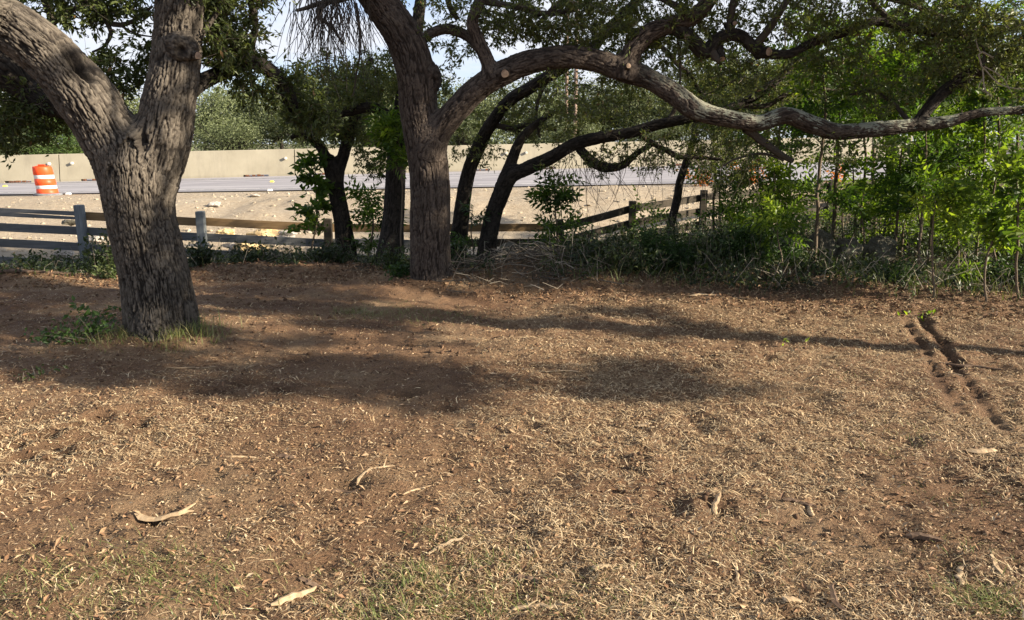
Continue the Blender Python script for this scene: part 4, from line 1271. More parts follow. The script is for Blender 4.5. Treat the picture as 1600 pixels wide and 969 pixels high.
G_ = Tree('small_tree', 'dark upright trunk inside the thicket, right of the boulders', 'tree', (*at(1392, 350, 12.6)[0][:2], h1(*at(1392, 350, 12.6)[0][:2])), M_BARK_D, M_LEAF_SAP, 900)
G_.big('trunk', [(1391, 380, 20, 12.6), (1392, 340, 18, 12.6), (1394, 280, 17, 12.6), (1393, 220, 16, 12.6), (1398, 150, 15, 12.6), (1405, 80, 12, 12.6), (1420, 0, 8, 12.6)], plate=(.022, .05), amp=.006, detail=3)
for bl in ((1400, 120, 12.6, 120, 60, 1.0, 120), (1300, 130, 12.8, 100, 60, 1.0, 100), (1500, 150, 12.5, 110, 60, 1.0, 110), (1420, 40, 12.6, 150, 50, 1., 90)):
    G_.blob(*bl)
G_.grow(tint=(0, .4)); G_.foliate(26, L=(.06, .11), w=.42, bare=.03, side=1, tint=(0, 1)); G_.finish()


def HG(x, y):
    """Ground height read off the ground sheet."""
    x, y = np.asarray(x, float), np.asarray(y, float)
    i = np.clip(np.searchsorted(xs, x) - 1, 0, len(xs) - 2)
    j = np.clip(np.searchsorted(ys, y) - 1, 0, len(ys) - 2)
    fx, fy_ = (x - xs[i]) / (xs[i + 1] - xs[i]), (y - ys[j]) / (ys[j + 1] - ys[j])
    return (GZ[j, i] * (1 - fx) + GZ[j, i + 1] * fx) * (1 - fy_) + (GZ[j + 1, i] * (1 - fx) + GZ[j + 1, i + 1] * fx) * fy_


def base_y(px, py):
    """How far ahead the ground under a pixel lies (marching out from the camera)."""
    Y = np.linspace(2, 18, 320)
    xv, yv = (px - 800) / FPX, (484.5 - py) / FPX
    tt = Y / (CP + yv * SP)
    z = EYE + tt * (yv * CP - SP)
    g = HG(xv * tt, Y)
    k = np.where(z <= g)[0]
    return float(Y[k[0]]) if len(k) else 12.0


# ------------------------------------------------------------------ saplings of the thicket
def compound(mb, P, D, n_pair, L, W, tint):
    """Feathered leaves: pairs of leaflets along a stalk. P, D (m,3)."""
    m = len(P)
    D = norm(D)
    S = norm(np.cross(D, np.array([0, 0, .8]) + 0.75 * RNG.normal(size=(m, 3))))
    U = np.cross(S, D)
    for k in range(n_pair):
        f = (k + 0.6) / n_pair
        p = P + D * (L * 2.6 * f)[:, None] - U * (L * 0.55 * f * f)[:, None]
        for sd in (-1, 1):
            d = D * 0.55 + S * sd - U * 0.25 + 0.12 * RNG.normal(size=(m, 3))
            leaves(mb, p, d, L * (1.05 - 0.35 * abs(f - .45)), W, np.clip(tint + 0.08 * RNG.normal(size=m), 0, 1), 0.2, nrm=U)
    leaves(mb, P + D * (L * 2.6)[:, None] - U * (L * .55)[:, None], D - 0.3 * U, L, W, tint, 0.2, nrm=U)


def sapling(label, px0, py0, px1, py1, w, nleaf, rx=60, low=0.25, tint=(0.25, 1.0), m=None, bark=None, Y=None, L=0.075, simple=False, seed=0, up=0.0):
    Y = Y or max(base_y(px0, py0), 9.4 if py1 < 232 else 0)
    p0 = at(px0, py0, Y)[0]
    p0[2] = float(HG(p0[0], p0[1])) - 0.03
    p1, sc_ = at(px1, py1, Y + random.uniform(-.15, .15))
    root = thing('sapling', label, 'sapling', p0, 'saplings of the thicket')
    q = MB()
    mid = (p0 + p1) / 2 + np.array([random.gauss(0, .04), random.gauss(0, .05), 0])
    C, r, u = resample(np.array([p0, (p0 + mid) / 2 + np.array([random.gauss(0, .02), 0, 0]), mid, (p1 + mid) / 2 + np.array([random.gauss(0, .03), 0, 0]), p1]), np.array([w * 1.15, w, w * .9, w * .75, w * .35]) * sc_ / 2, 0.06)
    C[1:] = C[1:] + 0.02 * np.stack([fbm(C[1:], 3.0, 2, int(px0) + k) for k in (0, 9, 4)], 1)
    thin_tube(q, C, r, 8, 0.45)
    q.build('stem', bark or M_BARK_S, root, True)
    # branchlets
    nleaf = int(nleaf * 1.35)
    w *= 1.05
    low = max(low, .22)
    simple = simple or int(px0) % 5 in (1, 4)
    L *= 1.18
    nb = max(8, nleaf // 8)
    f = low + (1 - low) * RNG.random(nb) ** 0.8
    idx = np.clip((f * (len(C) - 1)).astype(int), 0, len(C) - 1)
    az = RNG.random(nb) * 2 * math.pi
    el = 0.35 + 0.5 * RNG.random(nb)
    dirs = np.stack([np.cos(az) * np.cos(el), np.sin(az) * np.cos(el), np.sin(el)], 1)
    ln = rx * sc_ * (0.45 + 0.65 * RNG.random(nb)) * (1.15 - 0.55 * f)
    a0 = C[idx]
    st = np.stack([a0, a0 + dirs * (ln * .35)[:, None], a0 + dirs * (ln * .7)[:, None] + np.array([0, 0, -.02]), a0 + dirs * ln[:, None] - np.array([0, 0, 1]) * (ln * 0.18)[:, None]], 1)
    tw = MB()
    thin_tubes(tw, st, np.broadcast_to(np.array([.0045, .0035, .0025, .0015]), (nb, 4)), 4, 0.45)
    tag(tw.build('twigs', M_TWIG, root), kind='stuff')
    i = RNG.integers(0, nb, nleaf)
    g = 0.8 + RNG.random(nleaf) * 2.2
    g = np.clip(g, 0, 2.999)
    k0 = g.astype(int)
    fr = (g - k0)[:, None]
    p = st[i, k0] * (1 - fr) + st[i, k0 + 1] * fr
    d = norm(st[i, k0 + 1] - st[i, k0]) + 0.7 * RNG.normal(size=(nleaf, 3)) * np.array([1, 1, .6])
    lf = MB()
    ll = L * (0.7 + 0.6 * RNG.random(nleaf))
    ti = np.clip(tint[0] * .8 + (tint[1] - tint[0] * .8) * (.35 * RNG.random(nleaf) + .65 * hash_u(i, np.full(nleaf, int(px0)))), 0, 1)
    if simple:
        leaves(lf, p, d, ll * 1.25, ll * .62, ti, .3, rich=True)
        leaves(lf, p + RNG.normal(size=p.shape) * .05, d + RNG.normal(size=p.shape) * .6, ll * 1.2, ll * .6, ti, .3, rich=True)
        leaves(lf, p + RNG.normal(size=p.shape) * .07, d + RNG.normal(size=p.shape) * .8, ll * 1.1, ll * .55, ti, .3, rich=True)
    else:
        compound(lf, p, d, 4, ll, ll * .36, ti)
    tag(lf.build('crown', m or M_LEAF_SAP, root), kind='stuff')
    return root


sapling('slender sapling at the left end of the thicket, rising behind the rail ends', 1190, 400, 1183, 215, 4, 120, 62, .3, (.1, .8))
sapling('slim green stemmed sapling just left of the tallest boulder', 1270, 425, 1281, 60, 6, 170, 75, .2, (.05, .85))
sapling('reddish stemmed sapling behind the gap between the boulders', 1300, 405, 1316, 40, 6.5, 170, 72, .2, (.1, .95), seed=2)
sapling('thin sapling directly right of the reddish stemmed one', 1334, 400, 1330, 235, 3.5, 60, 50, .25, (.3, 1.))
sapling('thin pale sapling in front of the right boulder', 1346, 428, 1350, 300, 3.2, 36, 40, .4, (.2, .9))
sapling('slim sapling leaning against the dark thicket trunk', 1392, 420, 1412, 200, 4.5, 90, 55, .35, (.3, 1.))
sapling('pale straight sapling right of the dark thicket trunk', 1432, 440, 1448, 190, 4, 120, 60, .3, (.15, .9))
sapling('tall leafy sapling with dark upper leaves, mid thicket', 1452, 420, 1470, 30, 5, 200, 85, .25, (.0, .7))
sapling('pale wand like sapling standing at the dirt edge, mid thicket', 1458, 468, 1467, 300, 3.4, 46, 45, .45, (.3, 1.))
sapling('dark stemmed sapling between two pale stems of the right thicket', 1498, 425, 1503, 170, 4, 130, 62, .3, (.2, 1.))
sapling('thin sapling with broad drooping leaves, right thicket', 1526, 430, 1535, 120, 3.5, 120, 65, .3, (.1, .8), simple=True)
sapling('whitish thin sapling at the dirt edge near the right end', 1541, 474, 1549, 330, 3.4, 50, 45, .4, (.3, 1.))
sapling('bushy sapling with yellow green leaves near the right end', 1562, 440, 1560, 215, 4, 150, 62, .2, (.45, 1.))
sapling('sapling at the right edge with a bare lower stem', 1594, 468, 1586, 240, 4, 110, 55, .4, (.3, 1.))
sapling('tall sapling at the right edge behind the bare stemmed one', 1584, 410, 1592, 90, 5, 180, 70, .3, (.1, .8))
sapling('outermost sapling, half cut by the right edge', 1640, 430, 1630, 60, 5, 180, 80, .2, (.1, .9))
sapling('broad leaved sapling behind the left boulder', 1236, 395, 1238, 170, 4.5, 130, 62, .2, (.05, .75), simple=True)
sapling('dense sapling filling the gap right of the right boulder', 1408, 400, 1420, 250, 4, 120, 55, .15, (.4, 1.))
sapling('tall dark sapling at the top of the thicket, left of its middle', 1368, 375, 1362, 10, 5.5, 200, 85, .35, (.0, .7))
sapling('tall back sapling reaching the upper right canopy', 1528, 385, 1532, -30, 6, 220, 95, .35, (.0, .75))
sapling('low sapling with glowing leaves behind the boulders', 1318, 375, 1322, 290, 3, 90, 55, .05, (.6, 1.))
sapling('low sapling with glowing leaves below the dark thicket trunk', 1385, 390, 1380, 300, 3, 100, 50, .05, (.6, 1.), simple=True)
sapling('short yellow green sapling in the back of the right thicket', 1480, 380, 1484, 240, 3, 130, 65, .1, (.55, 1.))
sapling('short leafy sapling under the right edge foliage', 1570, 395, 1576, 280, 3, 130, 60, .1, (.5, 1.), simple=True)
sapling('tall airy sapling left of the thicket, crown under the upper branches', 1215, 395, 1226, 20, 4.5, 150, 85, .45, (.3, 1.), Y=11.5)
sapling('tall airy sapling between the dark trunk and the reddish stem, bright top', 1348, 395, 1340, 60, 4.5, 150, 85, .4, (.4, 1.), Y=12.0)
sapling('tall bright sapling behind the rising end branch of the long limb', 1440, 390, 1436, 70, 4.5, 160, 90, .35, (.4, 1.), Y=11.8)
sapling('tall bright sapling in the upper right corner', 1560, 385, 1556, 20, 4.5, 170, 95, .4, (.4, 1.), Y=11.2)
sapling('thin bright sapling below the far end of the long limb', 1508, 430, 1512, 215, 3.2, 110, 60, .2, (.5, 1.))
sapling('thin bright sapling right of the square boulder', 1425, 415, 1428, 300, 3, 80, 48, .2, (.5, 1.))
sapling('spindly sapling in front of the low boulder', 1222, 430, 1226, 330, 2.6, 46, 40, .3, (.3, 1.))
sapling('spindly sapling between low boulder and fence end', 1160, 410, 1158, 300, 2.6, 80, 50, .15, (.3, 1.))
# leafy young growth among the dark trunks
sapling('dark leafy young tree in front of the forked small tree, above the fence', 486, 420, 492, 250, 3.4, 170, 42, .3, (.1, .7), M_LEAF_SAP, Y=11.0, L=.085)
sapling('dark leafy young tree between the forked small tree and the straight trunk', 572, 415, 576, 300, 3.4, 90, 34, .2, (.1, .6), M_LEAF_SAP, Y=11.2, L=.085)
sapling('broad green plant hanging against the straight dark trunk', 630, 420, 622, 185, 3, 120, 45, .55, (.2, .9), M_LEAF_SAP, Y=9.9)
sapling('leafy vine like plant hanging below the low dark limb', 868, 430, 866, 275, 3, 110, 24, .15, (.05, .75), M_LEAF_SAP, Y=10.4)
sapling('sparse seedling between the two leaning dark trunks', 742, 395, 738, 330, 2.5, 26, 30, .2, (.2, .9), M_LEAF_DARK, Y=10.8)
sapling('leafy sapling behind the receding fence rails', 1135, 385, 1128, 255, 3.5, 120, 60, .2, (.2, 1.), Y=12.5)
sapling('sapling with light leaves left of the thin crooked trunk', 1010, 375, 1000, 320, 2.5, 30, 35, .2, (.2, .9), Y=12.0)
sapling('tall slim sapling behind the low dark limb, leaves high up', 1118, 360, 1120, 90, 4, 110, 60, .5, (.1, .8), Y=12.5)
sapling('bright leaved sapling left of the thicket below the long limb', 1205, 385, 1210, 270, 3, 120, 60, .1, (.35, 1.), Y=11.0)

# ------------------------------------------------------------------ shrubs and weeds that stand out
def shrub(label, px, py, rx, ry, n, m, Y=None, tint=(0, 1), L=.06, simple=True, name='shrub', w=.45):
    Y = Y or base_y(px, py)
    p0, sc_ = at(px, py, Y)
    p0[2] = float(HG(p0[0], p0[1]))
    root = thing(name, label, name.replace('_', ' '), p0)
    ns = max(5, n // 30)
    az = RNG.random(ns) * 2 * math.pi
    sp = RNG.random(ns) ** .6
    end = np.stack([np.cos(az) * sp * rx * sc_, np.sin(az) * sp * rx * sc_ * .7, (0.35 + .65 * RNG.random(ns)) * ry * sc_ * (1.1 - .5 * sp)], 1)
    tt = np.linspace(0, 1, 5)[None, :, None]
    CC = p0 + end[:, None] * np.concatenate([tt, tt, tt ** .8], 2) + np.concatenate([RNG.normal(size=(ns, 1, 2)) * .05, np.zeros((ns, 1, 1)) - .02], 2)
    tw = MB()
    thin_tubes(tw, CC, np.broadcast_to(np.linspace(.005, .0015, 5), (ns, 5)), 4, .3 + .5 * RNG.random(ns))
    tag(tw.build('stems', M_TWIG, root), kind='stuff')
    i = RNG.integers(0, ns, n)
    g = np.clip(.8 + 3.2 * RNG.random(n), 0, 3.999)
    k0 = g.astype(int); fr = (g - k0)[:, None]
    p = CC[i, k0] * (1 - fr) + CC[i, k0 + 1] * fr + RNG.normal(size=(n, 3)) * np.array([.06, .06, .04])
    d = RNG.normal(size=(n, 3)) + np.array([0, 0, .25])
    lf = MB()
    ll = L * (.6 + .8 * RNG.random(n))
    ti = np.clip(tint[0] + (tint[1] - tint[0]) * (.5 * RNG.random(n) + .5 * hash_u(i, np.full(n, int(px)))), 0, 1)
    if simple: leaves(lf, p, d, ll, ll * w, ti, .25, rich=True)
    else: compound(lf, p, d, 4, ll, ll * .36, ti)
    tag(lf.build('foliage', m, root), kind='stuff')
    return root


shrub('dark leafy bush between the fence post and the forked oak', 168, 438, 34, 78, 900, M_WEED, Y=9.6, tint=(.1, .9))
shrub('pale edged little bush at the left foot of the dark leafy bush', 178, 442, 22, 24, 260, M_WEED, Y=9.2, tint=(.5, 1))
shrub('low dark bush right of the forked oak below the fence', 312, 432, 34, 52, 600, M_WEED, Y=9.9, tint=(0, .7))
shrub('small upright bush left of the fence post', 60, 428, 26, 48, 420, M_WEED, Y=10.2, tint=(.1, .9))
shrub('leafy weed patch before the second fence post from the forked oak', 400, 428, 50, 45, 700, M_WEED, Y=10.2, tint=(0, .8))
shrub('dark bush at the foot of the forked small tree', 518, 425, 36, 40, 420, M_WEED, Y=10.0, tint=(.0, .8))
shrub('grey green bush left of the brown oak base', 612, 436, 34, 42, 520, M_WEED, Y=9.3, tint=(.1, .9))
shrub('broad leaved green weeds against the left side of the brown oak', 632, 448, 22, 26, 300, M_LEAF_DARK, Y=8.75, tint=(.2, 1))
shrub('narrow leaved bush just right of the brown oak', 725, 410, 30, 55, 520, M_WEED, Y=9.6, tint=(.1, .9))
shrub('small bush at the foot of the low dark tree', 765, 395, 30, 30, 340, M_WEED, Y=10.2, tint=(.2, 1))
shrub('dark mound of brambles right of the brush pile', 930, 445, 72, 62, 1500, M_WEED, Y=8.9, tint=(.0, .75))
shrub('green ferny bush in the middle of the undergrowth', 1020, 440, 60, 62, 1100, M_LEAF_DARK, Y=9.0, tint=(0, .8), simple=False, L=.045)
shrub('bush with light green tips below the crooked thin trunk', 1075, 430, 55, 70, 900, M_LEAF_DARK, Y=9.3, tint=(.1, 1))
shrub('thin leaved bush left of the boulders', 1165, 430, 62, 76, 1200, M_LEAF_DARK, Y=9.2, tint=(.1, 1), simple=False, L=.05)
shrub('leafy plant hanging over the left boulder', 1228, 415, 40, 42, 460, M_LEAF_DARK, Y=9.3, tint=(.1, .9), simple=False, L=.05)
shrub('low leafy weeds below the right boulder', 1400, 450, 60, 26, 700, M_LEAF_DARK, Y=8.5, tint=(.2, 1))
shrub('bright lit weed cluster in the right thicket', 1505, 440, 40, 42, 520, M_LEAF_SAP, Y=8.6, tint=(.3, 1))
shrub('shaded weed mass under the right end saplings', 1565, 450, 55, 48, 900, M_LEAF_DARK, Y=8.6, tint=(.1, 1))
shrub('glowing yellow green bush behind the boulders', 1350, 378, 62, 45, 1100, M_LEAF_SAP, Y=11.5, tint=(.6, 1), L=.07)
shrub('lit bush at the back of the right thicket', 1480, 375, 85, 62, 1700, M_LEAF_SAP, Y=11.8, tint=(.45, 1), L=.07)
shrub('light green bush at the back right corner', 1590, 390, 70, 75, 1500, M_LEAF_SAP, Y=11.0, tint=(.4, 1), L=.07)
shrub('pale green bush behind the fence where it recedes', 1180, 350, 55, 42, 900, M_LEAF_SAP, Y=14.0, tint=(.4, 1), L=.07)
shrub('tall tangled bush behind the brush pile, left of the flat grey boulder', 832, 412, 40, 58, 700, M_WEED, Y=10.3, tint=(.15, 1))
shrub('tangled leafy bush below the start of the receding rails', 905, 415, 55, 58, 900, M_LEAF_DARK, Y=10.2, tint=(.1, .95), L=.055)
shrub('loose green bush below the first post of the receding rails', 975, 412, 50, 56, 850, M_WEED, Y=10.3, tint=(.25, 1))
shrub('bright tipped bush just left of the thin crooked trunk foot', 1030, 408, 42, 52, 700, M_LEAF_DARK, Y=10.4, tint=(.3, 1), L=.055)
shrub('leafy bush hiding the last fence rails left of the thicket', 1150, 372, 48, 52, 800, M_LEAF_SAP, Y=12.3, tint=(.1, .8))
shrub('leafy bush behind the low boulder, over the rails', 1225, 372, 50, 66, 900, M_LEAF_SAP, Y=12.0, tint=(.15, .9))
shrub('small leafy bush against the fence post right of the crooked trunk', 1112, 362, 24, 28, 240, M_LEAF_SAP, Y=13.2, tint=(.1, .7))
shrub('weeds sprouting at the left foot of the forked oak', 146, 552, 74, 60, 420, M_LEAF_DARK, Y=6.1, tint=(.45, 1), L=.05, w=.5)
shrub('small sprig of grey green leaves lying left of the forked oak', 66, 588, 9, 24, 40, M_WEED, tint=(.6, .9), L=.04)
shrub('green leafed tuft in the tyre rut at the dirt edge', 1446, 497, 10, 11, 34, M_LEAF_SAP, tint=(.6, 1), L=.05)
shrub('lone green seedling on the bare dirt right of centre', 1219, 547, 4, 9, 9, M_LEAF_SAP, tint=(.8, 1), L=.04)
shrub('small orange leaved shrub seen below the long limb, left clump', 1096, 262, 24, 48, 150, M_LEAF_ORANGE, Y=20.0, L=.12)
shrub('larger orange and yellow leaved shrub below the long limb', 1172, 285, 42, 60, 260, M_LEAF_ORANGE, Y=20.0, L=.12)
shrub('orange leaved shrub behind the reddish stemmed sapling', 1308, 272, 15, 60, 90, M_LEAF_ORANGE, Y=19.5, L=.11)

# ------------------------------------------------------------------ trees beyond the road
def far_mesh(kind, seed, n_cl, per, leaf, m):
    r = np.random.default_rng(seed)
    tk, cr_ = MB(), MB()
    top = 0.42
    C = np.array([[0, 0, -.03], [.01, 0, .12], [.03 * math.sin(seed), .02, .26], [0, 0, top]])
    thin_tube(tk, resample(C, np.array([.035, .028, .024, .014]), .03)[0], np.interp(np.linspace(0, 1, len(resample(C, np.ones(4), .03)[0])), [0, 1], [.034, .013]), 7, .4)
    cc = []
    for _ in range(n_cl):
        g = r.normal(size=3); g /= np.linalg.norm(g)
        rad = r.random() ** .45
        if kind == 'oak':
            c = np.array([g[0] * .46, g[1] * .42, .60 + g[2] * .36]) * np.array([rad, rad, 1]) + np.array([0, 0, 0])
            c[2] = .60 + g[2] * .36 * rad
            c[:2] *= (1 + .25 * math.sin(3 * math.atan2(g[1], g[0]) + seed))
        else:
            z_ = .06 + .9 * r.random()
            ww = .30 * (1 - z_) ** .7 + .04
            c = np.array([g[0] * ww, g[1] * ww, z_])
        cc.append(c)
    cc = np.array(cc)
    if kind == 'oak':
        base = np.tile(np.array([0, 0, .34]), (len(cc), 1))
        st = np.stack([base, base * .5 + cc * .5 + r.normal(size=cc.shape) * .03, cc], 1)
        thin_tubes(tk, st[:60], np.broadcast_to(np.array([.012, .007, .003]), (60, 3)), 4, .4)
    i = r.integers(0, n_cl, n_cl * per)
    s_ = .075 if kind == 'oak' else .05
    p = cc[i] + r.normal(size=(len(i), 3)) * s_ * np.array([1, 1, .7])
    d = r.normal(size=(len(i), 3)) + np.array([0, 0, .3 if kind == 'oak' else .8])
    ll = leaf * (.6 + .8 * r.random(len(i)))
    ti = np.clip(.55 * hash_u(i, np.full(len(i), seed)) + .45 * r.random(len(i)), 0, 1)
    leaves(cr_, p, d, ll, ll * .55, ti, .2)
    return tk.mesh('far_trunk', M_BARK_D, True), cr_.mesh('far_crown', m)


FAR = [far_mesh('oak', 11, 95, 100, .024, M_LEAF_FAR), far_mesh('oak', 23, 110, 95, .022, M_LEAF_FAR), far_mesh('oak', 37, 85, 110, .024, M_LEAF_FAR), far_mesh('cedar', 41, 90, 80, .024, M_LEAF_FAR2)]
far_spec = [
    (-90, 120, 44, 260, 0, 'grey green oak beyond the barrier, cut by the left edge'), (20, 128, 48, 240, 1, 'oak beyond the barrier seen at the left edge under the dark limb'),
    (28, 195, 40, 95, 2, 'low dull bush tree behind the barrier at the left edge'), (88, 182, 40, 100, 3, 'bright green juniper behind the barrier above the orange drum'), (128, 192, 42, 80, 3, 'second bright green juniper, against the forked oak'), (58, 190, 43, 80, 3, 'juniper behind the barrier left of the orange drum'),
    (170, 130, 50, 210, 2, 'oak beyond the barrier hidden by the heavy left limb'), (318, 135, 44, 130, 0, 'grey green oak behind the barrier just right of the upright limb'), (372, 118, 47, 170, 1, 'tall grey green oak behind the barrier between the two oaks'),
    (430, 128, 45, 150, 2, 'wide oak behind the barrier under the arching dark limb'), (352, 175, 41, 120, 1, 'low dark oak hugging the barrier right of the forked oak'), (470, 150, 42, 120, 0, 'oak behind the barrier left of the small forked tree'),
    (530, 112, 49, 170, 1, 'tall oak behind the small forked tree'), (600, 92, 50, 190, 2, 'tallest pale oak behind the straight dark trunk'), (575, 160, 42, 110, 0, 'low oak behind the barrier by the straight trunk'),
    (690, 128, 46, 160, 1, 'oak beyond the road right behind the brown oak'), (755, 120, 48, 170, 0, 'oak beyond the road above the leaning trunks'), (820, 130, 46, 150, 2, 'oak beyond the road left of the utility poles'), (720, 175, 42, 120, 2, 'low oak along the barrier between the leaning trunks'),
    (868, 105, 50, 130, 3, 'upright green tree beside the left utility pole'), (930, 112, 49, 170, 1, 'oak beyond the road right of the utility poles'), (990, 125, 47, 170, 0, 'oak beyond the road under the rise of the long limb'), (900, 180, 42, 120, 2, 'low oak along the barrier below the poles'),
    (1060, 110, 48, 180, 2, 'oak beyond the road seen below the upper branch'), (1130, 95, 48, 190, 1, 'oak beyond the road above the orange shrubs'), (1200, 85, 47, 200, 0, 'oak beyond the road left of the thicket'), (1030, 185, 41, 130, 1, 'low oak along the barrier under the low dark limb'),
    (1280, 70, 46, 220, 2, 'large oak beyond the road behind the thicket, left half'), (1370, 60, 47, 220, 1, 'large oak beyond the road behind the dark thicket trunk'), (1460, 70, 46, 220, 0, 'large oak beyond the road behind the thicket, right half'), (1560, 50, 45, 250, 2, 'large oak beyond the road at the right edge'), (1680, 60, 44, 260, 1, 'oak beyond the road outside the right edge'),
]
for k_, (px, top, Y, wpx, kind, lb) in enumerate(far_spec):
    p, sc_ = at(px, top, Y)
    gz = float(HG(p[0], Y)) - .1
    hgt = (p[2] - gz) / (.97 if kind != 3 else 1.0)
    wid = wpx * sc_ / (.95 if kind != 3 else .5)
    root = thing('juniper_tree' if kind == 3 else 'oak_tree', lb, 'tree', (p[0], Y, gz), 'trees beyond the road')
    tk, cw = FAR[kind]
    for nm, me in (('trunk', tk), ('crown', cw)):
        o = bpy.data.objects.new(nm, me)
        COL.objects.link(o)
        o.parent = root
        o.rotation_euler = (0, 0, k_ * 1.9)
        o.scale = (wid, wid * .9, hgt)
        if nm == 'crown': o['kind'] = 'stuff'
# distant wood behind them
q = MB()
n_ = 30000
xw = RNG.uniform(-110, 110, n_)
yw = 60 + 12 * RNG.random(n_) + 0.0008 * xw ** 2
hw = 3.4 + 1.6 * vnoise(np.stack([xw * .12, xw * 0, xw * 0], 1), 1, 5) + .9 * vnoise(np.stack([xw * .5, xw * 0, xw * 0], 1), 1, 6)
zw = road_z(xw) + RNG.random(n_) ** .7 * hw
ll = RNG.uniform(.22, .5, n_)
leaves(q, np.stack([xw, yw, zw], 1), RNG.normal(size=(n_, 3)) + np.array([0, 0, .3]), ll, ll * .6, np.clip(.5 * RNG.random(n_) + .5 * hash_u(np.floor(xw * 1.3), np.floor(zw * 1.5), np.zeros(n_)), 0, 1))
tag(q.build('distant_wood', M_LEAF_FAR), 'grey green wood far beyond the road', kind='stuff')

# ------------------------------------------------------------------ unseen oaks added on the right, crowns placed to cast shade into the yard
def shade_oak(label, base, crowns, seed, n_leaf):
    root = thing('oak_tree', label, 'tree', (base[0], base[1], 0))
    q = MB()
    top = np.array([np.mean([c[0] for c in crowns]), np.mean([c[1] for c in crowns]), min(c[2] for c in crowns) - .3])
    top[:2] = .72 * np.array(base) + .28 * top[:2]
    b0 = np.array([base[0], base[1], -.1])
    bark_tube(q, np.array([b0, b0 * .6 + top * .4 + np.array([.1, .05, 0]), top]), np.array([.20, .15, .11]), plate=(.05, .12), amp=.012, seed=seed, detail=3, flare=.2)
    q.build('trunk', M_BARK_B, root, True)
    tw, lf = MB(), MB()
    for (cx, cy, cz, rx, rz) in crowns:
        c = np.array([cx, cy, cz])
        lc_, lr_, _u = resample(np.array([top, top * .8 + c * .2 + np.array([0, 0, 3.0]), top * .35 + c * .65 + np.array([0, 0, 3.3]), c + np.array([0, 0, 1.3]), c]), np.array([.09, .07, .045, .025, .012]), .12)
        thin_tube(tw, lc_, lr_, 7, .3)
        m = max(12, int(46 * rx * rx))
        g = RNG.normal(size=(m, 3)); g = g / np.linalg.norm(g, axis=1, keepdims=True) * RNG.random((m, 1)) ** .5
        sub = c + RNG.normal(size=(5, 3)) * np.array([.55, .42, .4]) * rx
        e = sub[RNG.integers(0, 5, m)] + g * np.array([rx, rx, rz]) * .55
        st = np.stack([np.tile(c, (m, 1)), (c + e) / 2 + RNG.normal(size=(m, 3)) * .08, e], 1)
        thin_tubes(tw, st, np.broadcast_to(np.array([.02, .01, .003]), (m, 3)), 4, .3)
        i = RNG.integers(0, m, int(n_leaf * rx * rx))
        p = e[i] + RNG.normal(size=(len(i), 3)) * np.array([.09, .09, .06])
        ll = RNG.uniform(.05, .085, len(i))
        leaves(lf, p, RNG.normal(size=p.shape), ll, ll * .45, .1 + .8 * RNG.random(len(i)))
    tag(tw.build('twigs', M_TWIG, root), kind='stuff')
    tag(lf.build('crown', M_LEAF_OAK, root), kind='stuff')


shade_oak('unseen spreading oak added outside the right edge to shade the middle of the yard', (13.0, 3.3),
          [(4.2, 3.0, 3.2, .62, .35), (4.9, 2.7, 3.3, .5, .3), (6.2, 2.8, 3.2, .75, .4), (6.9, 2.3, 3.3, .5, .3), (7.3, 2.75, 3.2, .45, .28), (8.5, 2.65, 3.25, .5, .3), (9.3, 2.5, 3.4, .35, .25),
           (3.5, 5.2, 3.4, .42, .25), (3.0, 4.4, 3.3, .38, .22), (5.4, 5.1, 3.3, .55, .3), (5.9, 5.7, 3.4, .5, .3), (6.6, 4.6, 3.2, .5, .3), (7.9, 4.6, 3.2, .5, .3), (9.2, 4.5, 3.3, .4, .25), (3.9, 3.9, 3.25, .45, .28), (4.9, 4.05, 3.3, .42, .28), (5.9, 3.6, 3.25, .4, .25), (4.3, 4.7, 3.5, .4, .25), (7.6, 3.9, 4.2, .5, .3), (5.2, 3.9, 4.0, .5, .3)], 61, 5200)
shade_oak('unseen oak added outside the right edge to shade the dirt and undergrowth border', (15.0, 5.0), [(9.2, 5.2, 4.6, .8, .6), (10.6, 5.0, 5.2, .9, .7), (8.2, 5.6, 4.9, .8, .5), (8.2, 6.2, 3.3, .6, .35), (9.4, 6.5, 3.4, .6, .35), (10.4, 6.2, 3.4, .6, .35), (7.2, 6.7, 3.3, .5, .3), (11.4, 6.4, 3.6, .5, .35)], 62, 4200)

# ------------------------------------------------------------------ rocks
def ico(n=3):
    me = bpy.data.meshes.new('tmp')
    import bmesh
    bm = bmesh.new()
    bmesh.ops.create_icosphere(bm, subdivisions=n, radius=1)
    V = np.array([v.co[:] for v in bm.verts])
    F = np.array([[v.index for v in f.verts] for f in bm.faces])
    bm.free()
    bpy.data.meshes.remove(me)
    return V, F


ICO = ico(4)
ICO2 = ico(2)


def rock_geo(c, s, seed, cuts=13, rough=.20, geo=None):
    V, F = geo or ICO
    r = np.random.default_rng(seed)
    V = V.copy()
    for _ in range(cuts):
        n = r.normal(size=3); n /= np.linalg.norm(n)
        d = r.uniform(.55, .85)
        o = V @ n - d
        V = V - n * np.clip(o, 0, None)[:, None] * .92
    V = V * (1 + rough * fbm(V, 1.6, 5, seed, .6) - .10 * sstep(.55, .9, 1 - np.abs(fbm(V, 1.9, 3, seed + 5))))[:, None]
    a = r.random() * 6.28
    R = np.array([[math.cos(a), -math.sin(a), 0], [math.sin(a), math.cos(a), 0], [0, 0, 1]])
    return (V @ R.T) * np.array(s) + np.array(c), F


